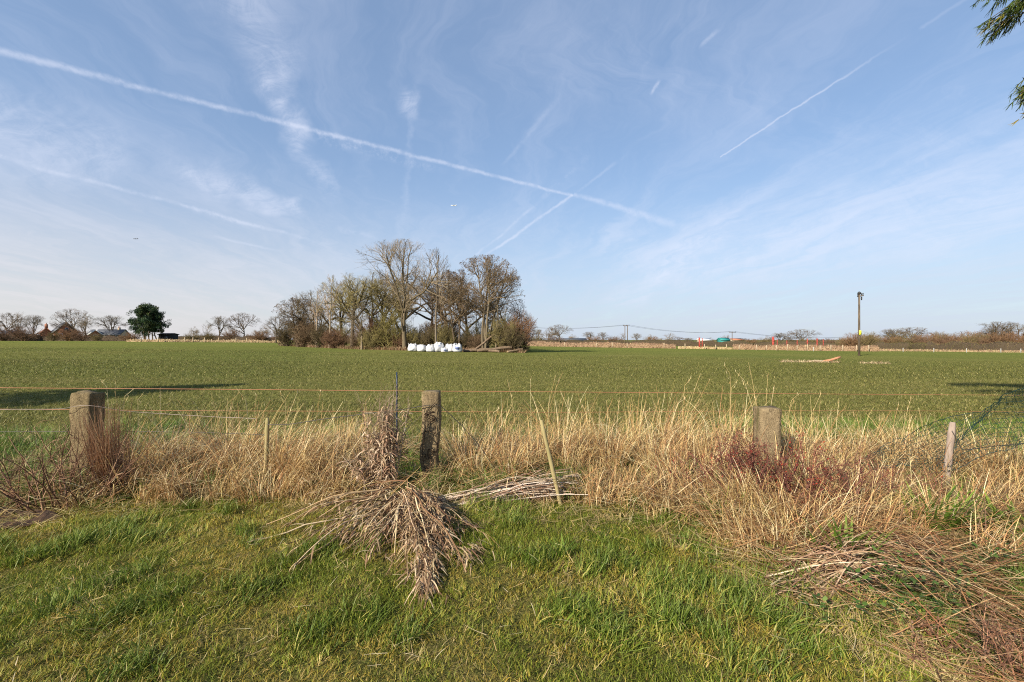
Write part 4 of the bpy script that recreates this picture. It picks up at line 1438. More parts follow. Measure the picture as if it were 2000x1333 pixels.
GL, GR = 'bare trees behind the left hedge', 'bare trees along the right horizon'
far(12, 150, 611, 60, 'oak', 2, 'bare_tree', 'dark bare tree cut by the left edge of the picture', group=GL)
far(38, 135, 608, 36, 'tall', 0, 'bare_tree', 'spiky narrow bare tree rising from the reddish thicket at far left', group=GL)
far(66, 150, 615, 52, 'oak', 0, 'bare_tree', 'round topped bare tree left of the brick gable', group=GL)
far(143, 152, 603, 62, 'oak', 2, 'bare_tree', 'dark bare tree with ivy standing over the brick gable house', group=GL)
far(168, 150, 610, 52, 'oak', 1, 'bare_tree', 'spreading bare tree just right of the brick gable house', group=GL)
far(220, 162, 616, 66, 'oak', 0, 'bare_tree', 'wide flat topped bare tree left of the big evergreen', group=GL)
far(376, 200, 637, 34, 'oak', 1, 'bare_tree', 'small pale bare tree right of the black shed', group=GL)
far(403, 175, 629, 24, 'tall', 1, 'bare_tree', 'thin upright bare tree between the shed and the paired oaks', group=GL)
far(428, 175, 617, 50, 'oak', 0, 'bare_tree', 'left one of the paired bare oaks left of the copse', group=GL)
far(477, 170, 611, 58, 'oak', 2, 'bare_tree', 'right and darker one of the paired bare oaks left of the copse', group=GL)
far(539, 120, 617, 62, 'oak', 2, 'bare_tree', 'dark bare oak half behind the left end of the copse', group=GL)
far(512, 190, 637, 46, 'oak', 1, 'bare_tree', 'low bare tree between the paired oaks and the copse', group=GL)
for i, (px, D, tp, w, kd, v, lab) in enumerate([
    (1050, 240, 643, 34, 'oak', 0, 'low bare tree just clear of the right end of the copse'),
    (1070, 230, 639, 36, 'oak', 1, 'bare tree left of the tall round oak right of the copse'),
    (1093, 205, 634, 46, 'oak', 2, 'round headed bare oak, biggest between the copse and the twin pole'),
    (1122, 260, 652, 24, 'oak', 1, 'tiny bare tree right of the round headed oak'),
    (1152, 240, 648, 32, 'oak', 0, 'domed tree, left one of a pair left of the twin pole'),
    (1178, 240, 649, 30, 'oak', 2, 'domed tree, right one of a pair left of the twin pole'),
    (1197, 260, 656, 26, 'oak', 1, 'low tree directly left of the twin pole'),
    (1213, 255, 650, 20, 'tall', 0, 'small tree touching the twin pole'),
    (1242, 245, 651, 24, 'oak', 0, 'small tree right of the twin pole'),
    (1270, 245, 652, 32, 'oak', 1, 'brown domed tree midway right of the twin pole'),
    (1304, 235, 649, 32, 'tall', 1, 'fan shaped bare tree standing alone, left of the red frame'),
    (1322, 270, 658, 26, 'oak', 2, 'low tree behind the fan shaped tree'),
    (1345, 270, 660, 30, 'oak', 0, 'low tree left of the red frame'),
    (1386, 280, 659, 26, 'oak', 1, 'small dark tree right of the red frame'),
    (1408, 275, 657, 24, 'tall', 0, 'thin tree above the teal roof'),
    (1418, 290, 653, 14, 'tall', 1, 'narrow spike of a tree above the teal roof'),
    (1450, 280, 661, 36, 'oak', 2, 'low tree right of the crossarm pole'),
    (1488, 220, 656, 30, 'oak', 1, 'tree left of the stout red post'),
    (1522, 200, 650, 40, 'oak', 0, 'ivy clad tree directly behind the stout red post'),
    (1568, 195, 643, 46, 'oak', 2, 'dark flat topped oak left of the tall leaning pole'),
    (1606, 240, 662, 30, 'oak', 0, 'small tree right of the dark flat topped oak'),
    (1630, 220, 659, 36, 'oak', 1, 'low tree close left of the tall lone pole'),
    (1745, 165, 642, 60, 'oak', 0, 'left oak of the wide grey pair right of the lone pole'),
    (1780, 165, 639, 58, 'oak', 2, 'right oak of the wide grey pair right of the lone pole'),
    (1862, 180, 647, 46, 'tall', 1, 'pale fine twigged tree near the right edge'),
    (1898, 160, 648, 56, 'oak', 1, 'brown domed tree near the right edge'),
    (1948, 140, 628, 78, 'oak', 0, 'tall ivy trunked oak close to the right edge'),
    (1992, 145, 625, 84, 'oak', 1, 'tall brown oak cut by the right edge')]):
    far(px, D, tp, w * (1.35 if px > 1460 else 1.15), kd, v, 'bare_tree', lab, group=GR)

GB = 'bushes along the far hedges'
for px, D, tp, w, v, lab in [
    (12, 128, 634, 70, 0, 'reddish thicket bush at the left edge'), (48, 126, 636, 62, 0, 'dark reddish thicket bush, second from the left edge'), (135, 138, 642, 44, 2, 'brown bush right of the brick gable'),
    (160, 138, 643, 34, 0, 'dark bush under the spreading bare tree'), (103, 138, 645, 26, 1, 'olive bush in front of the brick gable'), (186, 136, 650, 22, 1, 'small dark bush before the white edged gable'), (258, 122, 648, 44, 2, 'brown bush at the left foot of the evergreen'),
    (372, 160, 650, 36, 1, 'olive bush right of the black shed'), (408, 160, 647, 34, 1, 'olive bush between the shed and paired oaks'), (452, 165, 641, 44, 2, 'russet bush between the paired oaks'), (508, 160, 645, 50, 2, 'russet bush left of the copse'), (545, 130, 648, 30, 0, 'dark bush at the left foot of the copse'),
    (1048, 215, 655, 50, 1, 'olive hedge bush just right of the copse'), (1275, 240, 656, 30, 2, 'brown bush right of the twin pole'),
    (1494, 210, 660, 34, 1, 'olive bush left of the stout red post'), (1545, 205, 661, 36, 0, 'brown bush between two red posts'), (1650, 170, 657, 40, 1, 'olive bush left of the lone pole'),
    (1668, 155, 648, 54, 2, 'russet bush directly behind the lone pole'), (1697, 150, 646, 48, 1, 'olive bush just right of the lone pole'), (1720, 160, 656, 40, 0, 'reddish bush left of the grey oak pair'),
    (1768, 150, 657, 60, 1, 'olive bush beneath the grey oak pair'), (1812, 150, 650, 50, 2, 'russet bush right of the grey oak pair'), (1836, 160, 645, 44, 1, 'pale olive bush with upright twigs'),
    (1880, 135, 654, 60, 2, 'russet bush left of the tall ivy trunked oak'), (1930, 125, 655, 60, 0, 'brown bush under the tall ivy trunked oak'), (1978, 120, 652, 64, 2, 'russet bush at the right edge'),
    (1580, 190, 658, 44, 1, 'olive bush right of the dark flat topped oak'), (1620, 185, 660, 44, 0, 'brown bush beyond the last red posts'), (1465, 215, 661, 40, 2, 'russet bush right of the crossarm pole'),
    (1742, 152, 655, 46, 2, 'russet bush at the left foot of the grey oak pair'), (1795, 148, 653, 46, 0, 'dark bush at the right foot of the grey oak pair'), (1855, 145, 651, 50, 0, 'maroon bush below the pale fine twigged tree'),
    (1905, 130, 648, 56, 1, 'olive bush left of the right hand oaks'), (1955, 122, 645, 60, 2, 'tall russet bush between the last two oaks'), (1200, 230, 657, 44, 0, 'dark bush just left of the twin pole'),
    (1160, 235, 656, 44, 2, 'russet bush under the left pair of domed trees'), (1300, 232, 659, 40, 1, 'olive bush under the fan shaped tree'), (1085, 225, 656, 46, 0, 'dark bush under the round headed oak'),
    (1760, 160, 647, 80, 1, 'broad olive bush behind the grey oak pair'), (1830, 165, 648, 80, 0, 'broad maroon bush between the grey oak pair and the pale tree'), (1905, 150, 644, 90, 2, 'broad russet bush behind the hedge left of the right hand oaks'),
    (1965, 145, 636, 96, 0, 'tallest broad brown bush under the crowns at the right edge'), (1700, 175, 652, 70, 2, 'broad brown bush far behind the lone pole')]:
    far(px, D, tp, w, 'bush', v, 'bush', lab, 'bush', GB)


# ------------------------------------------------------------------ hedges and banks
def hedge(name, pts, h, wd, cols, label, seed, n, cat='hedge', tw=(.05, .11), core=(0.06, 0.045, 0.03), L=(.25, .6)):
    """lumpy core with a skin of twigs; pts = [(px, D)]"""
    rr = np.random.default_rng(seed)
    o = empty(name, at(*pts[len(pts) // 2]))
    org = np.array(o.location)
    P = np.array([tuple(at(px, D)) for px, D in pts])
    s = np.concatenate([[0], np.cumsum(np.linalg.norm(np.diff(P, axis=0), axis=1))])
    m = max(8, int(s[-1] / .8))
    t = np.linspace(0, s[-1], m)
    C = np.stack([np.interp(t, s, P[:, k]) for k in range(3)], 1)
    C[:, 2] = G(C[:, 0], C[:, 1])
    tan = np.gradient(C, axis=0)
    nrm = np.stack([-tan[:, 1], tan[:, 0], 0 * t], 1)
    nrm /= np.linalg.norm(nrm, axis=1, keepdims=True)
    hh = h * (.8 + .4 * vnoise(t, t * 0, 3.0, seed)) * (.9 + .2 * vnoise(t, t * 0 + 9, .9, seed))
    prof = [(-.5, -.1), (-.48, .4), (-.34, .8), (0, .93), (.34, .8), (.48, .4), (.5, -.1)]
    V = np.stack([C + nrm * (a * wd) * (.85 + .3 * vnoise(t, t * 0 + k * 3, 1.4, seed))[:, None] + np.array([0, 0, 1.0])[None] * (b * hh)[:, None] for k, (a, b) in enumerate(prof)], 1)
    R = len(prof)
    i = (np.arange(m - 1)[:, None] * R + np.arange(R - 1)[None]).ravel()
    b1 = MB().add(V.reshape(-1, 3) - org, [np.stack([i, i + 1, i + R + 1, i + R], 1)], np.array(core))
    b1.add(V[0] - org, [np.arange(R)[None]], np.array(core))
    b1.add(V[-1] - org, [np.arange(R)[None, ::-1]], np.array(core))
    b1.build('hedge_body' if cat == 'hedge' else 'bank_body', M_bark, o)
    f = rr.uniform(0, m - 1.001, n)
    i0 = f.astype(int)
    fr = (f - i0)[:, None]
    q = rr.uniform(0, 1, n) * (R - 1.001)
    q0 = q.astype(int)
    qf = (q - q0)[:, None]
    A = V[i0, q0] * (1 - fr) + V[i0 + 1, q0] * fr
    B = V[i0, q0 + 1] * (1 - fr) + V[i0 + 1, q0 + 1] * fr
    S0 = A * (1 - qf) + B * qf - org
    d = rr.normal(0, .6, (n, 3)) + np.array([0, 0, .8])
    d /= np.linalg.norm(d, axis=1, keepdims=True)
    Lh = rr.uniform(*L, n)[:, None]
    Q = np.stack([S0 - d * Lh * .4, S0 + d * Lh * .6], 1)
    sv = np.cross(d, rr.normal(0, 1, (n, 3)))
    sv /= np.linalg.norm(sv, axis=1, keepdims=True)
    W = np.stack([rr.uniform(*tw, n), rr.uniform(*tw, n) * .4], 1)
    b2 = MB().ribbons(Q, W, sv, palette(rr, n, cols, np.ones(len(cols))))
    tag(b2.build('twigs' if cat == 'hedge' else 'dead_blades', M_bark, o), kind='stuff')
    return tag(o, label, cat)


HB = [(0.10, 0.065, 0.045), (0.07, 0.05, 0.035), (0.14, 0.09, 0.055)]
HO = [(0.11, 0.10, 0.035), (0.08, 0.07, 0.03), (0.13, 0.10, 0.045)]
ST = [(0.50, 0.38, 0.22), (0.40, 0.28, 0.16), (0.56, 0.46, 0.28), (0.30, 0.19, 0.11)]
SB = [(0.34, 0.22, 0.14), (0.26, 0.16, 0.10), (0.42, 0.30, 0.19), (0.19, 0.12, 0.08)]
hedge('field_hedge', [(-200, 128), (0, 128), (78, 130)], 2.0, 2.0, HB, 'dark unkempt hedge along the field at far left', 41, 3500)
hedge('field_hedge', [(80, 148), (160, 146), (252, 142)], 1.6, 1.5, HB, 'low clipped dark hedge in front of the brick houses', 42, 4000)
hedge('field_hedge', [(330, 165), (440, 165), (560, 160)], 2.0, 1.6, HB, 'dark hedge between the black shed and the copse', 43, 4000)
hedge('field_hedge', [(1025, 210), (1120, 205), (1230, 200)], 2.1, 2.2, HO, 'olive hedge running right from the copse to the twin pole', 44, 4500)
hedge('field_hedge', [(1232, 200), (1330, 195), (1470, 185)], 2.3, 2.2, HO, 'taller olive hedge between the twin pole and the stout red post', 45, 5000)
hedge('field_hedge', [(1472, 185), (1560, 180), (1700, 170)], 2.2, 2.2, HO, 'olive hedge behind the red posts, left of the lone pole', 46, 5000)
hedge('field_hedge', [(1700, 150), (1780, 140), (1820, 132)], 2.4, 2.6, HO, 'low olive hedge right of the lone pole', 47, 3500)
hedge('field_hedge', [(1815, 128), (1900, 118), (1960, 112), (2100, 106)], 2.3, 2.6, HB + HO, 'dark brown hedge along the field at the right edge', 48, 5000)
hedge('rough_bank', [(252, 118), (330, 118), (410, 122), (560, 128)], .55, 1.8, ST, 'pale dead grass bank below the evergreen and shed', 51, 3500, 'bank', (.06, .12), (0.30, 0.22, 0.12), (.3, .7))
hedge('rough_bank', [(1030, 128), (1150, 126), (1318, 122)], 1.15, 3.0, SB, 'long brown bank of dead growth right of the copse', 52, 6000, 'bank', (.06, .13), (0.22, 0.15, 0.09), (.3, .8))
hedge('rough_bank', [(1325, 120), (1430, 116)], .45, 1.6, ST, 'low yellow grass bank left of the crossarm pole', 53, 1800, 'bank', (.06, .12), (0.32, 0.25, 0.12), (.3, .6))
hedge('rough_bank', [(1432, 118), (1560, 112), (1712, 108)], 1.15, 2.6, SB, 'brown bank of dead growth left of the lone pole', 54, 6000, 'bank', (.06, .13), (0.22, 0.15, 0.09), (.3, .8))
hedge('rough_bank', [(1712, 112), (1800, 112), (1900, 108), (2100, 104)], .38, 1.6, ST[:2] + SB + [(0.16, 0.15, 0.06)], 'pale yellow grass bank along the field at the right', 55, 4500, 'bank', (.06, .12), (0.22, 0.17, 0.09), (.3, .6))

# far marker posts
FP = 'small far fence posts'
pmesh = MB().box((0, 0, .55), (.14, .14, 1.3)).add(*(lambda: (np.array([(-.07, -.07, 1.2), (.07, -.07, 1.2), (.07, .07, 1.2), (-.07, .07, 1.2), (0, 0, 1.3)]), [[(0, 1, 4), (1, 2, 4), (2, 3, 4), (3, 0, 4)]]))()).mesh('post', M_wood_pale)
pmesh_w = MB().box((0, 0, .55), (.20, .20, 1.3)).add(*(lambda: (np.array([(-.1, -.1, 1.2), (.1, -.1, 1.2), (.1, .1, 1.2), (-.1, .1, 1.2), (0, 0, 1.32)]), [[(0, 1, 4), (1, 2, 4), (2, 3, 4), (3, 0, 4)]]))()).mesh('post', simple('faded_white_paint', (0.42, 0.42, 0.40), (0.34, 0.33, 0.30), 6, 0.7))
for k_, px in enumerate((276, 309, 361, 377, 400, 427, 461, 482, 540)):
    o = link('small_post', pmesh)
    o.location = at(px, 116 if px < 420 else 122)
    tag(o, 'small pale post on the left bank, ' + ('below the left side of the evergreen', 'below the middle of the evergreen', 'just past the black shed', 'first right of the shed corner', 'second right of the black shed', 'left of the first paired oak', 'between the paired oaks', 'right of the darker paired oak', 'at the left end of the copse')[k_], 'post', 'posts on the left bank')
ORD = ('first', 'second', 'third', 'fourth', 'fifth', 'sixth', 'seventh', 'eighth', 'ninth', 'tenth', 'eleventh', 'twelfth', 'thirteenth')
for k_, px in enumerate((1103, 1165, 1196, 1225, 1297, 1338, 1376, 1398, 1419, 1444, 1478, 1497, 1517, 1538, 1557, 1577, 1602, 1623, 1646, 1673, 1697)):
    o = link('small_post', pmesh)
    o.location = at(px, 106 if px > 1430 else 116)
    o.scale = (1.15, 1.15, rngf.uniform(.9, 1.25))
    tag(o, 'small wooden post, ' + (ORD[k_] + ' right of the copse' if k_ < 3 else 'right at the foot of the twin pole' if k_ == 3 else ORD[k_ - 4] + ' right of the twin pole' if k_ < 9 else ORD[k_ - 9] + ' right of the crossarm pole') + ', on the far bank', 'post', FP)
for px, lab in ((1589, 'white topped marker post against the brown bank left of the lone pole'), (1764, 'white marker post, nearest right of the lone pole'), (1824, 'white marker post, second right of the lone pole'), (1888, 'white marker post, third right of the lone pole'), (1955, 'white marker post, fourth right of the lone pole'), (1994, 'pale marker post at the right edge')):
    o = link('marker_post', pmesh_w)
    o.location = at(px, 102)
    o.scale = (.5, .5, .75)
    tag(o, lab, 'post', 'white marker posts along the right edge of the field')


# ------------------------------------------------------------------ utility poles
def util_pole(px, D, top_py, label, r, arm=2.4, twin=False, arm_rz=0.0, name='utility_pole'):
    p, h = px_h(top_py, px, D)
    o = empty(name, p, arm_rz)
    for s in ((-.45, .45) if twin else (0,)):
        P = np.array([(s, 0, -.5), (s, 0, h * .5), (s, 0, h)])
        MB().tubes(P[None], np.array([[r, r * .88, r * .75]]), 10, (1, 1, 1), True).build('pole', M_pole, o)
    MB().box((0, -r, h - .35), (arm, .12, .14)).build('crossarm', M_pole, o)
    for s in (-.46, -.2, .46) if not twin else (-.46, 0, .46):
        P = np.array([(s * arm, -r, h - .28), (s * arm, -r, h - .12), (s * arm, -r, h), (s * arm, -r, h + .04)])
        MB().tubes(P[None], np.array([[.03, .08, .06, .02]]) * (1.5 if D > 100 else 1), 8, (1, 1, 1), True).build('insulator', M_dark, o)
    return tag(o, label, 'utility pole'), p, h


_, pa, ha = util_pole(1223, 165, 635, 'twin legged electricity pole above the long brown bank', .16, 2.2, True)
_, pb, hb = util_pole(1430, 175, 648, 'single far electricity pole with a crossarm near the teal roof', .15, 2.6)
lone, pl_, hl = util_pole(1678, 66, 574, 'tall lone wooden pole with a yellow plate standing in the field on the right', .155, 1.5, False, math.radians(78))
MB().box((0, -.02, 0), (.34, .04, .62)).build('yellow_sign', M_yellow, lone).location = (0, 0, 0)
ys = [c for c in lone.children if c.name.startswith('yellow_sign')][0]
ys.matrix_parent_inverse = Matrix.Identity(4)
ys.rotation_euler = (0, 0, -math.radians(78))
ys.location = (-.19 * 0 + .0, .0, 3.35)
ys.location = (-math.sin(math.radians(78)) * .205, -math.cos(math.radians(78)) * .205, 3.35)
P = np.array([(0, 0, hl - .1), (0, 0, hl + .12), (.02, 0, hl + .3)])
MB().tubes(P[None], np.array([[.19, .24, .06]]), 10, (1, 1, 1), True).build('pole_cap', M_dark, lone)
P = np.array([(0, -.30, hl - .95), (0, -.30, hl - .60), (0, -.30, hl - .45)])
MB().tubes(P[None], np.array([[.07, .10, .04]]), 8, (1, 1, 1), True).build('cable_box', M_dark, lone)


def wire(p, q, sag, label, r=.028):
    n = 24
    t = np.linspace(0, 1, n)[:, None]
    P = np.array(p)[None] * (1 - t) + np.array(q)[None] * t
    P[:, 2] -= (4 * sag * t * (1 - t))[:, 0]
    o = MB().tubes(P[None], np.full((1, n), r), 4, (1, 1, 1)).build('overhead_wire', M_dark)
    tag(o, label, 'wire', 'overhead wires on the far poles')


A1 = pa + Vector((0, 0, ha))
B1 = pb + Vector((0, 0, hb))
for k, s in enumerate((-.46, .46)):
    w_ = ('left', 'right')[k]
    wire(A1 + Vector((s * 2.2, -.16, 0)), p3(985 + k * 6, 636, 172), 1.2, f'overhead wire from the {w_} end of the twin pole towards the copse')
    wire(A1 + Vector((s * 2.2, -.16, 0)), B1 + Vector((s * 2.6, -.15, 0)), 1.3, f'overhead wire joining the {w_} crossarm ends of the two far poles')
    wire(B1 + Vector((s * 2.6, -.15, 0)), p3(1640 + k * 5, 659, 195), 1.0, f'overhead wire running right from the {w_} end of the single crossarm')

# ------------------------------------------------------------------ red steel posts and frames (far right)
RG = 'red posts standing beyond the far bank'


def red_post(px, D, top_py, w, lab, beam=None, second=None):
    p, h = px_h(top_py, px, D)
    o = empty('red_post', p)
    MB().box((0, 0, h / 2 - .1), (w, w, h + .2)).build('upright', M_red, o)
    if second:
        x2, h2 = second
        MB().box((x2, 0, h * h2 / 2 - .1), (w * .6, w * .6, h * h2 + .2)).build('upright', M_red, o)
        for f in (.25, .5, .9):
            MB().box((x2 / 2, 0, h * h2 * f), (abs(x2) - w * .8, w * .4, w * .4)).build('rail', M_red, o)
    if beam:
        MB().box((0, -w * .5 - .05, h * .72), (beam, .10, w * .5)).build('rail', M_red, o)
    MB().box((0, 0, h + .12), (w * 1.3, w * 1.3, .08)).build('top_plate', M_red, o)
    return tag(o, lab, 'post', RG)


red_post(1366, 118, 660, .28, 'tall open red frame of two uprights with rails above the yellow bank', None, (.75, .95))
red_post(1510, 116, 659, .42, 'stout bright red post above the brown bank', .6)
red_post(1518, 128, 664, .16, 'thin red post close right of the stout red post')
red_post(1537, 135, 666, .16, 'thin red post left of the dark flat topped oak', .8)
red_post(1557, 140, 665, .14, 'thin reddish post in front of the dark flat topped oak', .7)
red_post(1577, 135, 663, .22, 'red post with a short rail right of the dark flat topped oak', 1.4)
red_post(1596, 132, 662, .24, 'red post halfway between the dark oak and the lone pole', .5)
red_post(1608, 138, 664, .16, 'last thin red post before the lone pole', .5)


# ------------------------------------------------------------------ buildings
def house(px, D, w, d, eave, ridge, rz, wall, roof, label, windows=(), chimney=None, name='house', axis='x', barge=None, roofm=.25, cat='house'):
    """gabled building; ridge along local x, gable faces +-x; windows [(face, u, z, w, h)]"""
    o = empty(name, at(px, D), rz)
    x, y = w / 2, d / 2
    mb = MB()
    V = np.array([(-x, -y, -1), (x, -y, -1), (x, y, -1), (-x, y, -1), (-x, -y, eave), (x, -y, eave), (x, y, eave), (-x, y, eave), (-x, 0, ridge), (x, 0, ridge)])
    mb.add(V, [[(0, 1, 5, 4), (2, 3, 7, 6)], [(0, 4, 8, 7, 3)], [(1, 2, 6, 9, 5)]])
    mb.build('wall', wall, o)
    t = .18
    for s in (-1, 1):
        slope = math.atan2(ridge - eave, y)
        ov = .35
        a = np.array([0, 0, ridge + .05])
        e = np.array([0, s * (y + ov), eave - ov * math.tan(slope) + .05])
        up = np.array([0, math.sin(slope) * s, math.cos(slope)]) * t
        X = x + roofm
        V = np.array([[q * X, 0, 0] + p for p in (a, e, e + up, a + up) for q in (-1, 1)])
        MB().add(V, [[(0, 1, 3, 2), (2, 3, 5, 4), (4, 5, 7, 6), (6, 7, 1, 0), (0, 2, 4, 6), (1, 7, 5, 3)]]).build('roof', roof, o)
        if barge:
            for q in (-1, 1):
                V = np.array([[q * (X + .01 + k * .06), 0, 0] + p for p in (a - up * .8, e - up * .8, e + up * 1.1, a + up * 1.1) for k in (0, 1)])
                MB().add(V, [[(0, 1, 3, 2), (2, 3, 5, 4), (4, 5, 7, 6), (6, 7, 1, 0), (0, 2, 4, 6), (1, 7, 5, 3)]]).build('bargeboard', barge, o)
    for face, u, z, ww, wh in windows:
        if face == 'front':
            c, sz, sg = (u, -y - .03, z), (ww, .08, wh), (ww * .82, .04, wh * .82)
            cg = (u, -y - .075, z)
        else:
            q = 1 if face == 'right' else -1
            c, sz, sg = (q * (x + .03), u, z), (.08, ww, wh), (.04, ww * .82, wh * .82)
            cg = (q * (x + .075), u, z)
        f = MB().box(c, sz).build('window', M_white, o)
        MB().box(cg, sg).build('pane', M_glass, f)
    if chimney:
        cx, cw, ch = chimney
        c = MB().box((cx, 0, ridge + ch / 2 - .3), (cw, cw, ch)).build('chimney', wall, o)
        for q in (-.2, .2):
            MB().tubes(np.array([[(cx + q, 0, ridge + ch - .3), (cx + q, 0, ridge + ch + .1)]]), np.full((1, 2), .12), 8, (1, 1, 1), True).build('chimney_pot', M_brick, c)
    return tag(o, label, cat)


house(126, 160, 8, 6.0, 2.9, 6.3, math.radians(-38), M_brick, M_slate, 'brick gabled house with a steep slate roof left of the ivy tree', [('right', -1.5, 2.0, 1.0, 1.1), ('right', 1.6, 2.0, 1.0, 1.1), ('right', 0, 4.0, .8, .9), ('front', -2, 1.6, 1.2, 1.1), ('front', 2, 1.6, 1.2, 1.1)])
house(90, 158, 3.2, 2.8, 2.6, 4.2, math.radians(-40), M_brick, M_brick, 'small orange brick annexe with a tall chimney left of the gabled house', [('front', 0, 1.6, 1.0, 1.0)], (.6, .8, 1.8))
house(183, 160, 5, 3.4, 2.2, 3.8, math.radians(-38), M_brick, M_slate, 'little brick gable edged with a white bargeboard', [('right', 0, 1.6, 1.1, 1.0)], None, 'house', 'x', M_white)
house(219, 162, 8.6, 4.5, 2.1, 3.9, math.radians(4), M_cream, M_slate, 'long low cream bungalow with a dark slate roof left of the evergreen', [('front', -2.8, 1.3, 1.2, .9), ('front', 0, 1.3, 1.2, .9), ('front', 2.8, 1.3, 1.2, .9)], (2.4, .6, 1.1))
house(329, 124, 3.1, 3.0, 1.9, 2.15, 0, M_black, M_black, 'small black timber shed right of the evergreen', [('front', .5, 1.1, .6, .5)], name='shed', cat='shed', roofm=.1)
house(1116, 250, 16, 5, 1.9, 2.9, .05, M_cream, M_slate, 'long low farm building with pale walls behind the trees right of the copse', [('front', -5, 1.2, 1.4, .9), ('front', 0, 1.2, 1.4, .9), ('front', 5, 1.2, 1.4, .9)], name='barn', cat='barn')
house(1413, 225, 4.6, 4.0, 2.8, 3.8, .05, M_teal, M_teal, 'small shed with a bright teal roof beyond the hedge', [('front', 0, 1.4, 1.2, .9)], name='shed', cat='shed')
house(1375, 235, 6.0, 4.0, 2.7, 3.4, .05, M_cream, M_white, 'pale roofed shed between the red frame and the teal roof', [('front', 0, 1.4, 1.2, .9)], name='shed', cat='shed')
house(1437, 235, 5.0, 4.0, 2.9, 3.6, .0, M_cream, M_brick, 'pale shed with a pinkish roof just right of the teal roof', [('front', 0, 1.4, 1.2, .9)], name='shed', cat='shed')
house(10, 142, 7, 5, 2.0, 3.0, .1, M_cream, M_slate, 'low pale building glimpsed through the thicket at the left edge', [('front', -1.6, 1.2, 1.0, .8), ('front', 1.6, 1.2, 1.0, .8)], name='bungalow')


# ------------------------------------------------------------------ evergreens
def leaf_clumps(mb, rng, centers, rad, per, size, cols, weights, dirs=None, droop=0.0):
    n = len(centers) * per
    c = np.repeat(centers, per, 0)
    off = rng.normal(0, 1, (n, 3))
    off /= np.linalg.norm(off, axis=1, keepdims=True)
    off *= (rng.uniform(.1, 1, (n, 1)) ** .5) * np.repeat(np.broadcast_to(rad, (len(centers),)), per)[:, None]
    p = c + off
    d = off / np.linalg.norm(off, axis=1, keepdims=True) + rng.normal(0, .5, (n, 3)) + np.array([0, 0, .3 - droop])
    d /= np.linalg.norm(d, axis=1, keepdims=True)
    L = rng.uniform(*size, n)[:, None]
    S = np.cross(d, rng.normal(0, 1, (n, 3)))
    S /= np.linalg.norm(S, axis=1, keepdims=True)
    P = np.stack([p - d * L * .5, p, p + d * L * .5], 1)
    W = np.stack([L[:, 0] * .25, L[:, 0] * .5, L[:, 0] * .12], 1)
    cc = palette(rng, len(centers), cols, weights)
    mb.ribbons(P, W, S, np.repeat(cc, per, 0) * rng.uniform(.8, 1.2, (n, 1)))


rng = np.random.default_rng(64)
p, h = px_h(593, 291, 120)
ev = empty('evergreen_tree', p)
w = 72 / F * 120
start = np.stack([np.linspace(-1.5, 1.5, 7), rng.uniform(-1, 1, 7), np.full(7, -.2)], 1)
dd = np.stack([rng.normal(0, .22, 7), rng.normal(0, .22, 7), np.ones(7)], 1)
dd /= np.linalg.norm(dd, axis=1, keepdims=True)
out = grow(rng, (start, dd, np.full(7, h * .75), np.full(7, .16), 8, .06, .02), [dict(n=14, t=(.18, 1), ang=(.5, 1.2), L=(.35, .6), r=.02, K=6, wander=.15, trop=.04), dict(n=5, t=(.3, 1), ang=(.4, 1), L=(.4, .7), r=.02, K=4, wander=.15, trop=.03)], ((.2, 0, h * .55), (w * .5, w * .45, h * .50)))
tb, cb = woody(out, rng, 2, (0.10, 0.075, 0.05), (0.06, 0.05, 0.035))
tb.build('trunk', M_bark, ev, True)
tips = np.concatenate([out[1][0][:, -1], out[2][0][:, -1], out[2][0][:, 2]])
tips = tips[tips[:, 2] > h * .16]
tips = tips[rng.permutation(len(tips))[:760]]
tips[:90] = np.stack([rng.normal(0, 1.6, 90), rng.normal(0, 1.2, 90), rng.uniform(.3, .72, 90) * h], 1)
leaf_clumps(cb, rng, tips, rng.uniform(.35, .75, len(tips)), 42, (.16, .34), [(0.022, 0.045, 0.022), (0.04, 0.07, 0.028), (0.075, 0.095, 0.032)], (3, 3, 1.6))
cb.build('crown', M_leaf, ev)
tag(ev, 'big dark evergreen tree standing alone at the left of the field', 'tree')


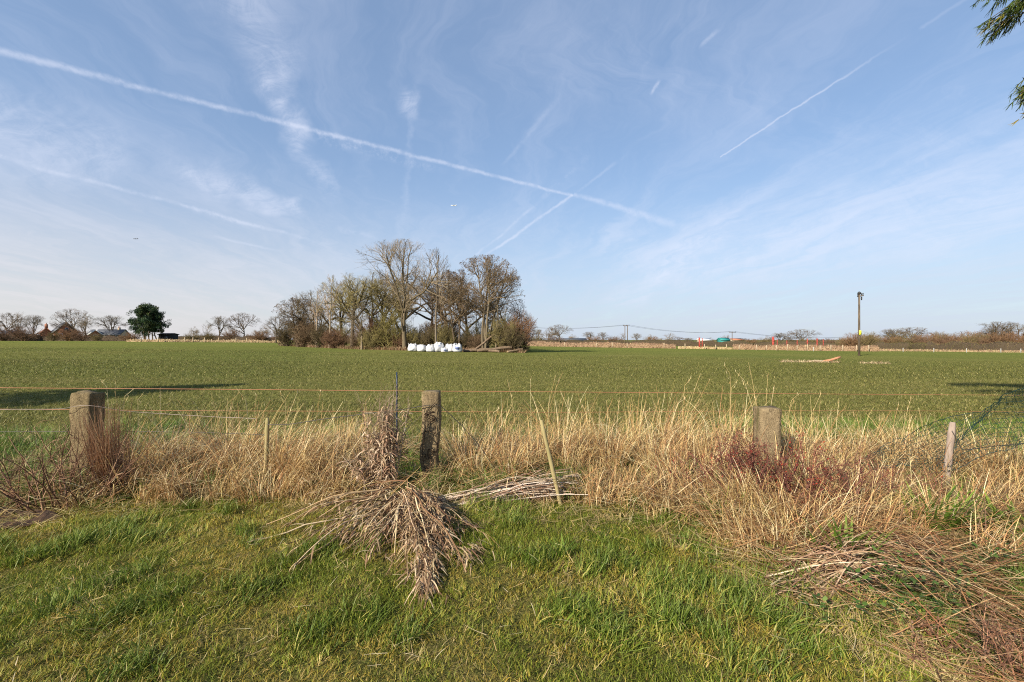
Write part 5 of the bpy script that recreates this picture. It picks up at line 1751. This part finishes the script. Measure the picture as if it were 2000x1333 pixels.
def conifer(px_loc, h, rad, zc, label, seed, nb=240, cols=None, zlow=.5, extra=(), m=34, k=11, fat=1.0):
    """feathery garden conifer with drooping flat sprays; > trunk, crown"""
    rng = np.random.default_rng(seed)
    o = empty('conifer_tree', px_loc)
    P = np.array([[(0, 0, -.3), (0.05, 0, h * .5), (0, 0, h * .97)]])
    MB().tubes(P, np.array([[.17, .11, .02]]), 8, np.array([(0.10, 0.065, 0.045)])).build('trunk', M_bark, o)
    cb = MB()
    z = zlow + (h - zlow) * rng.uniform(0, 1, nb) ** .9
    prof = rad * np.clip((h - z) / (h - zc), 0, 1) ** .8 * 1.0
    az = rng.uniform(0, 6.283, nb)
    L = prof * rng.uniform(.8, 1.02, nb)
    if extra:
        e = np.repeat(np.array(extra), 3, 0)
        e = e + rng.normal(0, 1, e.shape) * np.array([.10, .05, .035]) + np.array([0, .05, 0])
        z, L, az = np.concatenate([z, e[:, 0]]), np.concatenate([L, e[:, 1]]), np.concatenate([az, e[:, 2]])
        nb = len(z)
    K = 9
    t = np.linspace(0, 1, K)
    rr = L[:, None] * t[None]
    zz = z[:, None] + L[:, None] * (.28 * t - .38 * t ** 2.2)[None]
    B = np.stack([rr * np.cos(az)[:, None], rr * np.sin(az)[:, None], zz], -1)
    cb.tubes(B, np.linspace(.022, .006, K)[None].repeat(nb, 0), 3, np.array([(0.10, 0.07, 0.04)]).repeat(nb, 0))
    # sprays along each branch
    ts = rng.uniform(.22, 1.0, (nb, m))
    f = ts * (K - 1)
    i0 = np.minimum(f.astype(int), K - 2)
    fr = (f - i0)[..., None]
    ar = np.arange(nb)[:, None]
    S0 = B[ar, i0] * (1 - fr) + B[ar, i0 + 1] * fr
    T = B[ar, i0 + 1] - B[ar, i0]
    T /= np.linalg.norm(T, axis=-1, keepdims=True)
    side = np.stack([-np.sin(az), np.cos(az), 0 * az], -1)[:, None, :] * np.where(rng.uniform(0, 1, (nb, m)) < .5, -1, 1)[..., None]
    dv = T * rng.uniform(.5, 1.1, (nb, m, 1)) + side * rng.uniform(.2, 1.0, (nb, m, 1)) + np.array([0, 0, -.25]) + rng.normal(0, .15, (nb, m, 3))
    dv /= np.linalg.norm(dv, axis=-1, keepdims=True)
    S0, dv = S0.reshape(-1, 3), dv.reshape(-1, 3)
    Ls = rng.uniform(.12, .28, len(S0))
    Ks = 5
    t = np.linspace(0, 1, Ks)
    Q = S0[:, None] + dv[:, None] * (Ls[:, None] * t[None])[..., None] + np.array([0, 0, -1.0])[None, None] * (Ls[:, None] * .12 * t[None] ** 2)[..., None]
    cols = cols or [(0.06, 0.095, 0.016), (0.11, 0.13, 0.02), (0.22, 0.18, 0.03), (0.03, 0.05, 0.012)]
    cc = palette(rng, len(S0), cols, (3, 3, 1.2, 2))
    sq = np.cross(dv, rng.normal(0, 1, dv.shape))
    sq /= np.linalg.norm(sq, axis=1, keepdims=True)
    cb.ribbons(Q, np.array([.012, .012, .010, .008, .003])[None].repeat(len(Q), 0) * fat, sq, cc)
    # scale-leaf branchlets off each spray
    u = rng.uniform(.1, .95, (len(Q), k))
    f = u * (Ks - 1)
    i0 = np.minimum(f.astype(int), Ks - 2)
    fr = (f - i0)[..., None]
    ar = np.arange(len(Q))[:, None]
    S1 = (Q[ar, i0] * (1 - fr) + Q[ar, i0 + 1] * fr).reshape(-1, 3)
    d1 = np.repeat(dv, k, 0) + rng.normal(0, .42, (len(S1), 3)) + np.array([0, 0, -.12])
    d1 /= np.linalg.norm(d1, axis=1, keepdims=True)
    l1 = rng.uniform(.05, .13, len(S1))[:, None]
    R1 = np.stack([S1, S1 + d1 * l1 - np.array([0, 0, .012])], 1)
    sv = np.cross(d1, rng.normal(0, 1, d1.shape))
    sv /= np.linalg.norm(sv, axis=1, keepdims=True)
    W1 = fat * np.array([.014, .004])[None].repeat(len(R1), 0)
    cb.ribbons(R1, W1, sv, np.repeat(cc, k, 0) * rng.uniform(.8, 1.25, (len(R1), 1)))
    cb.build('crown', M_leaf, o)
    return tag(o, label, 'tree')


conifer((9.5, 4.0, g1(9.5, 4.0)), 9.6, 3.2, 5.6, 'feathery conifer at the upper right whose branch tips hang into the picture', 61, 460, extra=[(6.5, 3.58, 2.30), (6.6, 3.66, 2.24), (6.75, 3.56, 2.36), (6.95, 3.66, 2.28), (7.1, 3.6, 2.34), (6.6, 3.6, 2.18), (6.8, 3.55, 2.26), (6.55, 3.5, 2.4), (5.5, 3.28, 2.30), (5.25, 3.3, 2.34), (5.05, 3.26, 2.26)])
conifer((-18.5, 5.0, g1(-18.5, 5.0)), 7.6, 3.9, 2.6, 'conifer beyond the left edge whose shadow lies across the field', 62, 420, m=18, k=4, fat=3.0)


# ------------------------------------------------------------------ foreground plants
def dead_plant(name, stems, col, label, cat, leaf=None, mat=None):
    o = empty(name, stems[0][0][0] if False else (0, 0, 0))
    return o


# tall dead flower clump just left of the middle post
rng = np.random.default_rng(70)
org = at(750, 4.45)
pl = empty('dead_flower_clump', org)
n = 46
a = rng.uniform(0, 6.283, n)
start = np.stack([np.cos(a) * .10 * rng.uniform(0, 1, n), np.sin(a) * .08 * rng.uniform(0, 1, n), np.full(n, -.02)], 1)
th = rng.uniform(.02, .28, n)
az = rng.uniform(0, 6.283, n)
th[:8] = rng.uniform(.45, .75, 8)          # a few thrown out to the left
az[:8] = math.pi + rng.normal(0, .4, 8)
d = np.stack([np.cos(az) * np.sin(th), np.sin(az) * np.sin(th), np.cos(th)], 1)
L = rng.uniform(.55, 1.0, n)
L[:8] = rng.uniform(.35, .6, 8)
out = grow(rng, (start, d, L, rng.uniform(.005, .010, n), 9, .055, .03), [dict(n=7, t=(.45, 1), ang=(.25, .8), L=(.16, .34), r=.012, K=5, wander=.16, trop=.05, rmin=.0018), dict(n=4, t=(.3, 1), ang=(.3, .9), L=(.3, .6), r=.012, K=4, wander=.2, trop=.05, rmin=.0014)])
sb = MB()
for P, R in out:
    sb.tubes(P, R, 4, palette(rng, len(P), [(0.30, 0.22, 0.15), (0.42, 0.33, 0.23), (0.17, 0.11, 0.075)], (3, 2, 2)))
sb.build('stem', M_bark, pl, False)
lb = MB()
P = out[0][0]
nl = 1900
si = rng.integers(0, len(P), nl)
f = rng.uniform(.12, .92, nl) * 8
i0 = f.astype(int)
c = P[si, i0] * (1 - (f - i0))[:, None] + P[si, np.minimum(i0 + 1, 8)] * (f - i0)[:, None]
Q, W, S = blade_curves(rng, c, rng.uniform(.05, .15, nl), rng.uniform(0, 6.28, nl), rng.uniform(.6, 1.8, nl), rng.uniform(2.0, 3.1, nl), 5, rng.uniform(.007, .017, nl), tip=.2)
lb.ribbons(Q, W, S, palette(rng, nl, [(0.48, 0.33, 0.21), (0.34, 0.21, 0.13), (0.62, 0.49, 0.35), (0.14, 0.08, 0.05)], (3, 3, 2, 2)))
tag(lb.build('dead_leaves', M_straw, pl), kind='stuff')
tag(pl, 'tall dead flower clump with shrivelled leaves standing left of the middle post', 'plant')

# fan of cut dead stems spilling on to the lawn
rng = np.random.default_rng(71)
apex = Vector(p3(792, 962, 4.05))
fan = empty('cut_stem_heap', (apex.x, apex.y, g1(apex.x, apex.y)))
org = np.array(fan.location)
sb, lb = MB(), MB()
heads = [(560, 1095, 1.0), (590, 1080, .8), (620, 1100, 1.0), (650, 1088, .9), (680, 1108, 1), (705, 1100, .8), (730, 1105, 1), (760, 1100, .8), (795, 1125, .7), (815, 1140, .6), (830, 1158, .6), (835, 1150, .6), (825, 1120, .6), (845, 1125, .6),
         (865, 1100, .6), (885, 1110, .6), (905, 1120, .7), (925, 1100, .8), (940, 1108, .9), (880, 1060, .7), (545, 1098, 1), (575, 1110, 1), (570, 1050, 1), (540, 1020, 1), (515, 1035, .8), (610, 1010, .6)]
cols_d = [(0.38, 0.26, 0.145), (0.25, 0.155, 0.085), (0.52, 0.40, 0.25), (0.09, 0.052, 0.03), (0.17, 0.095, 0.05)]
for hx, hy, sp in heads:
    for r_ in range(4 if hx < 600 or hx > 905 else 7):
        tx, ty = hx + rng.normal(0, 22), hy + rng.normal(0, 22)
        e = on_ground(tx, min(ty, 1165))
        s = apex + Vector((rng.normal(0, .09), rng.normal(0, .07), rng.uniform(-.08, .07)))
        if hx > 780 and hx < 900:
            s = s + Vector((rng.uniform(.0, .14), 0, .02))
        n = 10
        t = np.linspace(0, 1, n)[:, None]
        arch = rng.uniform(.01, .11)
        Pp = np.array(s)[None] * (1 - t) + np.array(e)[None] * t
        Pp[:, 2] += arch * np.sin(t[:, 0] * math.pi * .85) + .02 * np.sin(t[:, 0] * 9 + r_)
        kk = rng.normal(0, .009, (n, 3))
        kk[0] = 0
        Pp += np.cumsum(kk, 0)
        Pp[:, 2] = np.maximum(Pp[:, 2], G(Pp[:, 0], Pp[:, 1]) + .02)
        cut = rng.integers(4, n + 1)
        Pp = Pp[rng.integers(0, 3):cut]
        if len(Pp) < 3:
            continue
        r0 = rng.choice([.002, .003, .0045, .0075])
        sb.tubes((Pp - org)[None], np.linspace(r0, r0 * .5, len(Pp))[None], 5, palette(rng, 1, cols_d, (3, 2, 3, 1.5, 1)))
        dense = 17 if 780 < hx < 900 else 8
        ki = rng.uniform(.15, .99, dense) * (len(Pp) - 1.01)
        k0 = ki.astype(int)
        c = Pp[k0] * (1 - (ki - k0))[:, None] + Pp[k0 + 1] * (ki - k0)[:, None]
        dirv = Pp[-1] - Pp[0]
        azb = math.atan2(dirv[1], dirv[0])
        Q, W, S = blade_curves(rng, c, rng.uniform(.05, .16, dense), azb + rng.normal(0, .85, dense), rng.uniform(1.1, 2.0, dense), rng.uniform(1.9, 2.9, dense), 5, rng.uniform(.005, .013, dense), tip=.15)
        Q[..., 2] = np.maximum(Q[..., 2], G(Q[..., 0], Q[..., 1]) + .012)
        lb.ribbons(Q - org, W, S, palette(rng, dense, cols_d, (4, 3, 2, 2, 2)))
for (qx, qy, m, sx_) in ((838, 1000, 220, 20), (836, 1050, 230, 16), (832, 1100, 200, 12), (830, 1140, 110, 8), (905, 1020, 60, 14), (915, 1075, 50, 14), (760, 1030, 70, 24), (700, 1040, 60, 28)):
    e = on_ground(qx, qy + 16)
    c = np.array([e.x, e.y, e.z + .05])[None] + rng.normal(0, 1, (m, 3)) * np.array([sx_ / F * e.y, .05, .03])
    c[:, 2] = np.maximum(c[:, 2], G(c[:, 0], c[:, 1]) + .02)
    azb = math.atan2(e.y - apex.y, e.x - apex.x)
    Q, W, S = blade_curves(rng, c, rng.uniform(.06, .16, m), azb + rng.normal(0, .35, m), rng.uniform(1.2, 1.7, m), rng.uniform(1.8, 2.6, m), 5, rng.uniform(.005, .011, m), tip=.15)
    Q[..., 2] = np.maximum(Q[..., 2], G(Q[..., 0], Q[..., 1]) + .012)
    lb.ribbons(Q - org, W, S, palette(rng, m, cols_d, (4, 3, 2.4, 2, 2)))
sb.build('stem', M_bark, fan)
tag(lb.build('dead_leaves', M_straw, fan), kind='stuff')
tag(fan, 'heap of cut dead stems fanned out over the lawn below the middle post', 'plant heap')

# long bundle lying to the right
rng = np.random.default_rng(72)
b0, b1 = p3(850, 990, 4.12), p3(1120, 950, 4.27)
bun = empty('stem_bundle', (b0.x, b0.y, g1(b0.x, b0.y)))
org = np.array(bun.location)
sb, lb = MB(), MB()
for i in range(110):
    s = b0 + Vector((rng.uniform(-.1, .5), rng.normal(0, .07), rng.normal(0, .045)))
    e = b1 + Vector((rng.uniform(-.5, .12), rng.normal(0, .10), rng.normal(0, .06)))
    n = 9
    t = np.linspace(0, 1, n)[:, None]
    P = np.array(s)[None] * (1 - t) + np.array(e)[None] * t
    P[:, 2] += .05 * np.sin(t[:, 0] * 3.1) + .012 * np.sin(t[:, 0] * 8 + i)
    P[:, 2] = np.maximum(P[:, 2], G(P[:, 0], P[:, 1]) + .015)
    r0 = rng.uniform(.003, .0075)
    sb.tubes((P - org)[None], np.linspace(r0, r0 * .6, n)[None], 5, palette(rng, 1, [(0.48, 0.38, 0.29), (0.36, 0.26, 0.18), (0.60, 0.51, 0.42), (0.22, 0.14, 0.10)], (3, 2, 3, 1)))
    m = 12
    k0 = rng.integers(0, n - 1, m)
    Q, W, S = blade_curves(rng, P[k0], rng.uniform(.05, .16, m), rng.uniform(0, 6.28, m), rng.uniform(1.2, 1.9, m), rng.uniform(1.8, 3, m), 4, rng.uniform(.004, .011, m))
    Q[..., 2] = np.maximum(Q[..., 2], G(Q[..., 0], Q[..., 1]) + .01)
    lb.ribbons(Q - org, W, S, palette(rng, m, cols_d, (3, 3, 2, 2, 2)))
sb.build('stem', M_bark, bun)
tag(lb.build('dead_leaves', M_straw, bun), kind='stuff')
tag(bun, 'long bundle of pale dead stems lying from the middle post to the leaning stake', 'plant heap')

# second heap at the right
rng = np.random.default_rng(73)
c0 = on_ground(1640, 1130)
hp = empty('cut_stem_heap', c0)
org = np.array(c0)
sb, lb = MB(), MB()
for i in range(80):
    far_ = rng.uniform() < .5
    e0 = on_ground(rng.uniform(1500, 1640), rng.uniform(1090, 1180))
    e1 = on_ground(rng.uniform(1640, 1860), rng.uniform(1060, 1150))
    n = 8
    t = np.linspace(0, 1, n)[:, None]
    zt = rng.uniform(0, .14)
    P = np.array(e0)[None] * (1 - t) + np.array(e1)[None] * t
    P[:, 2] += zt * np.sin(t[:, 0] * math.pi) + rng.uniform(.0, .03) + .02
    P[:, 2] = np.maximum(P[:, 2], G(P[:, 0], P[:, 1]) + .01)
    r0 = rng.uniform(.0022, .006)
    sb.tubes((P - org)[None], np.linspace(r0, r0 * .5, n)[None], 4, palette(rng, 1, [(0.46, 0.33, 0.21), (0.34, 0.21, 0.13), (0.58, 0.46, 0.32), (0.18, 0.10, 0.06)], (3, 3, 1.6, 2.4)))
m = 900
qx, qy = rng.uniform(1490, 1850, m), rng.uniform(1065, 1180, m)
qd = H * F / (qy - HZ)
x = (qx - 1000) / F * qd
b_ = np.stack([x, qd, G(x, qd) + rng.uniform(0, .10, m)], 1)
Q, W, S = blade_curves(rng, b_, rng.uniform(.05, .2, m), -.6 + rng.normal(0, .8, m), rng.uniform(1.2, 1.7, m), rng.uniform(1.5, 2.3, m), 5, rng.uniform(.004, .010, m))
Q[..., 2] = np.maximum(Q[..., 2], G(Q[..., 0], Q[..., 1]) + .01)
lb.ribbons(Q - org, W, S, palette(rng, m, cols_d, (3, 3, 1.5, 3, 2)))
tag(lb.build('dead_leaves', M_straw, hp), kind='stuff')
sb.build('stem', M_bark, hp)
tag(hp, 'low heap of pale dead stems on the ground at the right, beside the ground ivy', 'plant heap')


# twiggy rose bush round the left post
def twig_bush(px, D, w, h, n, colw, cols, label, seed, leafs=0, leafcols=None, leafw=None, name='twiggy_shrub', lv_n=(6, 5, 3), r0=.007, lsz=(.012, .028)):
    rng = np.random.default_rng(seed)
    o = empty(name, at(px, D))
    a = rng.uniform(0, 6.283, n)
    q = rng.uniform(0, 1, n) ** .5
    start = np.stack([np.cos(a) * w * .30 * q, np.sin(a) * .16 * q, np.full(n, -.02)], 1)
    gz = G(start[:, 0] + o.location.x, start[:, 1] + o.location.y) - o.location.z
    start[:, 2] += gz
    th = rng.uniform(.0, .75, n)
    d = np.stack([np.cos(a) * np.sin(th), np.sin(a) * np.sin(th), np.cos(th)], 1)
    out = grow(rng, (start, d, h * rng.uniform(.5, 1, n), np.full(n, r0), 8, .13, .0),
               [dict(n=lv_n[0], t=(.25, 1), ang=(.4, 1.2), L=(.35, .65), r=.012, K=6, wander=.2, trop=.0, rmin=.0025),
                dict(n=lv_n[1], t=(.2, 1), ang=(.4, 1.2), L=(.35, .65), r=.012, K=4, wander=.22, trop=.0, rmin=.0018),
                dict(n=lv_n[2], t=(.2, 1), ang=(.5, 1.3), L=(.3, .6), r=.012, K=3, wander=.2, trop=.0, rmin=.0014)], ((0, 0, h * .45), (w / 2, w / 2 * .6, h * .6)))
    sb = MB()
    for i, (P, R) in enumerate(out):
        sb.tubes(P, R, 5 if i == 0 else 3, palette(rng, len(P), cols, colw))
    sb.build('stem', M_bark, o)
    if leafs:
        tips = np.concatenate([x[0].reshape(-1, 3) for x in out[1:]])
        tips = tips[rng.integers(0, len(tips), leafs)] + rng.normal(0, .01, (leafs, 3))
        Q, W, S = blade_curves(rng, tips, rng.uniform(*lsz, leafs), rng.uniform(0, 6.28, leafs), rng.uniform(.3, 1.6, leafs), rng.uniform(.8, 2.2, leafs), 4, rng.uniform(*lsz, leafs) * .55, tip=.1)
        W[:, 0] *= .3
        lb = MB().ribbons(Q, W, S, palette(rng, leafs, leafcols, leafw))
        tag(lb.build('leaves', M_leaf, o), kind='stuff')
    return tag(o, label, 'shrub')


RB = [(0.13, 0.07, 0.045), (0.24, 0.145, 0.09), (0.08, 0.045, 0.03)]
twig_bush(118, 4.05, 1.25, .80, 34, (2, 2, 1), RB, 'bare reddish brown thorny bush in front of the left post', 80)
twig_bush(190, 4.25, .8, .62, 20, (2, 2, 1), RB, 'low bare brown twigs right at the foot of the left post', 81)
RL = [(0.20, 0.035, 0.028), (0.36, 0.055, 0.03), (0.10, 0.03, 0.025), (0.10, 0.09, 0.03)]
RS = [(0.14, 0.05, 0.04), (0.20, 0.085, 0.06), (0.09, 0.045, 0.035)]
twig_bush(1415, 4.15, 1.2, .66, 18, (2, 2, 2), RS, 'dark red leaved bramble left of the right hand post', 82, 1200, RL, (3, 2, 3, 1), 'bramble_bush', (6, 5, 3))
twig_bush(1505, 4.1, 1.25, .74, 24, (2, 2, 2), RS, 'dark red leaved bramble wrapped round the foot of the right hand post', 83, 1500, RL, (3, 2.4, 3, 1), 'bramble_bush', (6, 5, 3))
twig_bush(1610, 4.15, 1.2, .62, 18, (2, 2, 2), RS, 'sparser reddish bramble right of the right hand post', 84, 800, RL, (3, 1, 3, 1), 'bramble_bush', (6, 5, 3))
twig_bush(1700, 4.3, .9, .42, 13, (2, 2, 2), RS, 'nearly bare maroon bramble between the right hand post and the netting', 85, 260, RL, (3, .6, 3, 1), 'bramble_bush', (6, 5, 3))
twig_bush(1335, 4.4, .8, .40, 12, (2, 2, 2), RS, 'low reddish bramble half lost in the dead grass, furthest left of the brambles', 86, 260, RL, (3, 1, 3, 1), 'bramble_bush', (6, 5, 3))

twig_bush(1562, 3.86, 1.1, .46, 20, (2, 2, 3), RS, 'dark maroon bramble spilling forward below the right hand post', 87, 420, RL, (3, 1, 4, 1), 'bramble_bush', (6, 5, 3))
twig_bush(1668, 3.92, 1.2, .48, 20, (2, 2, 3), RS, 'dark bare bramble above the right hand stem heap', 88, 220, RL, (3, .8, 4, 1), 'bramble_bush', (6, 5, 3))
twig_bush(1770, 4.25, 1.0, .42, 14, (2, 2, 3), RS, 'thin maroon bramble directly under the netting', 89, 160, RL, (3, .8, 4, 1), 'bramble_bush', (6, 5, 3))

# bent sheaf of rusty grass beside the left post
rng = np.random.default_rng(90)
mb = MB()
c0 = at(236, 4.35)
n = 520
x = c0.x + rng.normal(0, .05, n)
y = c0.y + rng.normal(0, .06, n)
base = np.stack([x, y, G(x, y)], 1)
P, W, S = blade_curves(rng, base, rng.uniform(.40, .95, n), math.pi + rng.normal(0, .28, n), rng.uniform(.15, .75, n), rng.uniform(-.35, .5, n), 8, rng.uniform(.003, .006, n), tip=.3)
mb.ribbons(P, W, S, palette(rng, n, [(0.38, 0.21, 0.11), (0.28, 0.15, 0.08), (0.48, 0.33, 0.19), (0.18, 0.09, 0.05)], (3, 3, 2, 1.5)))
tag(mb.build('rusty_grass_sheaf', M_straw), 'bent sheaf of rusty brown dead grass leaning against the left post', 'grass clump')


# strap leaved green clumps
def strap(px, py_, n, L, w, label, seed, spread=.10):
    rng = np.random.default_rng(seed)
    c = on_ground(px, py_)
    o = empty('leafy_clump', c)
    a = rng.uniform(0, 6.283, n)
    r = spread * np.sqrt(rng.uniform(0, 1, n))
    base = np.stack([r * np.cos(a) * 1.3, r * np.sin(a), np.full(n, -.01)], 1)
    P, W, S = blade_curves(rng, base, rng.uniform(L * .6, L, n), a + rng.normal(0, .5, n), rng.uniform(.05, .65, n), rng.uniform(.7, 1.6, n), 7, rng.uniform(w * .7, w, n), tip=.12, side_jit=.3)
    cc = palette(rng, n, [(0.10, 0.17, 0.02), (0.15, 0.23, 0.03), (0.07, 0.12, 0.018), (0.23, 0.27, 0.05)], (3, 3, 2, 1))
    b = MB()
    b.ribbons(P, W, S, cc)
    tag(b.build('leaves', M_leaf, o), kind='stuff')
    return tag(o, label, 'plant', 'green strap leaved plants in the rough strip')


strap(1822, 1030, 130, .42, .030, 'large fresh green strap leaved clump below the netting stake', 95, .17)
strap(1645, 1085, 64, .32, .026, 'small green strap leaved clump above the right hand stem heap', 96, .12)
strap(1420, 1020, 64, .32, .024, 'green strap leaved clump at the left edge of the brambles', 97, .12)
strap(1990, 1045, 70, .38, .028, 'green strap leaved clump cut by the right edge', 98, .14)
strap(1530, 960, 40, .28, .014, 'green leaves pushing up under the red bramble', 99, .12)
strap(1345, 985, 40, .20, .012, 'little green clump at the foot of the dead grass right of the leaning stake', 100, .10)
strap(388, 905, 40, .26, .012, 'small green clump inside the dead grass right of the left post', 92, .12)
strap(1090, 1085, 44, .16, .009, 'dark green grass tuft in the lawn below the leaning stake', 93, .07)

# ground ivy patch at lower right
rng = np.random.default_rng(110)
n = 5200
x = rng.uniform(1.55, 3.9, n)
y = rng.uniform(1.7, 3.5, n)
pxl, pyl = 1000 + x / y * F, HZ + F * (H) / y
k = ((((pxl - 1790) / 150) ** 2 + ((pyl - 1190) / 85) ** 2) < rng.uniform(.3, 1.1, n)) | ((((pxl - 1570) / 60) ** 2 + ((pyl - 1215) / 36) ** 2) < rng.uniform(.3, 1.1, n)) | ((((pxl - 1930) / 90) ** 2 + ((pyl - 1120) / 40) ** 2) < rng.uniform(.2, 1.0, n))
x, y = x[k], y[k]
n = len(x)
base = np.stack([x, y, G(x, y) + rng.uniform(.0, .15, n)], 1)
P, W, S = blade_curves(rng, base, rng.uniform(.02, .045, n), rng.uniform(0, 6.28, n), rng.uniform(.7, 1.5, n), rng.uniform(1.0, 2.0, n), 4, rng.uniform(.014, .03, n), tip=.1, side_jit=1)
W[:, 0] *= .35
tag(MB().ribbons(P, W, S, palette(rng, n, [(0.055, 0.105, 0.02), (0.09, 0.15, 0.03), (0.13, 0.18, 0.05), (0.04, 0.07, 0.02)], (3, 3, 1, 2))).build('ground_cover_leaves', M_leaf), 'low green leafy ground cover among the litter at the lower right', 'plants', None, 'stuff')

# blurry reddish dried seed heads at the bottom right corner
rng = np.random.default_rng(111)
twig_bush(1905, 2.05, .8, .34, 16, (2, 2, 2), [(0.20, 0.10, 0.06), (0.28, 0.15, 0.09), (0.12, 0.06, 0.04)], 'dried reddish brown plant in the bottom right corner', 112, 900, [(0.22, 0.12, 0.07), (0.30, 0.18, 0.11), (0.15, 0.08, 0.05)], (2, 2, 2), 'dried_plant', (7, 6, 3), .004, (.01, .02))

rng = np.random.default_rng(115)
c = on_ground(-6, 1022)
th = np.linspace(0, 6.2832, 29)[:-1]
rings = [(c.x, c.y, 1.0, .10), (c.x, c.y, .8, .09), (c.x, c.y, .55, .03), (c.x, c.y, .25, -.005)]
V = []
for k, (x0, y0, f, dz) in enumerate(rings):
    rr = f * (.34 + .05 * np.sin(th * 3 + 1) + .02 * np.sin(th * 7)) + rng.normal(0, .006, 28)
    X, Y = x0 + np.cos(th) * rr * 1.2, y0 + np.sin(th) * rr * .7
    V.append(np.stack([X, Y, G(X, Y) + (.012 if k == 0 else .03 + .03 * rng.uniform(0, 1, 28) if k == 1 else .018)], 1))
V = np.concatenate(V + [np.array([[c.x, c.y, c.z + .016]])])
Fq = [(k * 28 + j, k * 28 + (j + 1) % 28, (k + 1) * 28 + (j + 1) % 28, (k + 1) * 28 + j) for k in range(3) for j in range(28)]
Ft = [(84 + j, 84 + (j + 1) % 28, 112) for j in range(28)]
o = link('soil_patch', mesh_np('soil_patch', V, [Fq, Ft], simple('dark_damp_soil', (0.03, 0.018, 0.012), (0.09, 0.05, 0.03), 22, 1.0, 0.8), None, False))
tag(o, 'dark bare soil scrape at the left edge of the lawn', 'soil', None, 'structure')

# ------------------------------------------------------------------ things lying in the field
rng = np.random.default_rng(120)
mb = MB()
n = 900
u = rng.uniform(0, 1, n)
pxx = np.where(u < .72, rng.uniform(1525, 1640, n), rng.uniform(1678, 1740, n))
Dd = np.where(u < .72, 37, 35.5) + rng.normal(0, .35, n)
x = (pxx - 1000) / F * Dd
base = np.stack([x, Dd, G(x, Dd)], 1)
P, W, S = blade_curves(rng, base, rng.uniform(.12, .38, n), rng.uniform(0, 6.28, n), rng.uniform(.2, 1.3, n), rng.uniform(.8, 1.7, n), 4, rng.uniform(.015, .035, n))
mb.ribbons(P, W, S, palette(rng, n, ST, (2, 2, 2, 1)))
tag(mb.build('dead_grass_streak', M_straw), 'thin streak of dead grass lying in the field left of the lone pole', 'dead grass', None, 'stuff')
bb = at(1607, 37)
o = empty('leaning_plank', bb)
d = (p3(1641, 698, 37.2) - bb)
P = np.array([(-d.x * .25, 0, -.12), (-d.x * .05, 0, .06), tuple(d * .45), tuple(d * .8), tuple(d)])
MB().tubes(P[None], np.array([[.12, .11, .10, .10, .09]]), 7, (1, 1, 1), True).build('log_shaft', simple('rusty_wood', (0.34, 0.15, 0.08), (0.44, 0.22, 0.12), 5, .8), o)
MB().tubes((np.array([[(-1.3, 0, .03), (-.6, 0, .12), (0, 0, .08), (.5, 0, .02)]])), np.array([[.06, .10, .10, .05]]), 7, (1, 1, 1), True).build('broken_branch', M_wood_pale, o)
tag(o, 'rusty brown broken limb slanting up out of the field left of the lone pole', 'branch')

# ------------------------------------------------------------------ aircraft
def plane(px, py_, D, s, rz, mat, label):
    o = empty('airliner', p3(px, py_, D), rz, s)
    P = np.array([[(-18, 0, 0), (-16.5, 0, .2), (-12, 0, 0), (10, 0, 0), (16, 0, .6), (19, 0, 1.1)]])
    MB().tubes(P, np.array([[.3, 1.5, 2.0, 2.0, 1.1, .3]]), 12, (1, 1, 1), True).build('fuselage', mat, o, True)
    for q in (-1, 1):
        V = np.array([(-4, q * 1.5, -.6), (3, q * 1.5, -.6), (8, q * 17, .6), (6, q * 17, .6), (-4, q * 1.5, -.2), (3, q * 1.5, -.2), (8, q * 17, .8), (6, q * 17, .8)])
        MB().add(V, [[(0, 1, 2, 3), (7, 6, 5, 4), (0, 4, 5, 1), (1, 5, 6, 2), (2, 6, 7, 3), (3, 7, 4, 0)]]).build('wing', mat, o)
        MB().tubes(np.array([[(-3.5, q * 5.5, -1.6), (-3, q * 5.5, -1.6), (1, q * 5.5, -1.5)]]), np.array([[.9, 1.0, .6]]), 10, (1, 1, 1), True).build('engine', mat, o)
        V = np.array([(14, q * .5, 1.0), (17.5, q * .5, 1.0), (19, q * 6, 1.4), (17.5, q * 6, 1.4), (14, q * .5, 1.3), (17.5, q * .5, 1.3), (19, q * 6, 1.55), (17.5, q * 6, 1.55)])
        MB().add(V, [[(0, 1, 2, 3), (7, 6, 5, 4), (0, 4, 5, 1), (1, 5, 6, 2), (2, 6, 7, 3), (3, 7, 4, 0)]]).build('tailplane', mat, o)
    V = np.array([(12, -.2, 1.6), (17.5, -.2, 1.6), (19.5, -.15, 7), (17, -.15, 7), (12, .2, 1.6), (17.5, .2, 1.6), (19.5, .15, 7), (17, .15, 7)])
    MB().add(V, [[(0, 1, 2, 3), (7, 6, 5, 4), (0, 4, 5, 1), (1, 5, 6, 2), (2, 6, 7, 3), (3, 7, 4, 0)]]).build('tail_fin', mat, o)
    return tag(o, label, 'aircraft')


plane(886, 402, 2900, 1.0, math.radians(12), M_white, 'small white airliner flying above the copse below the long vapour trail')
plane(265, 467, 3600, 1.0, math.radians(8), M_dark, 'tiny dark distant aircraft low in the sky at the left')
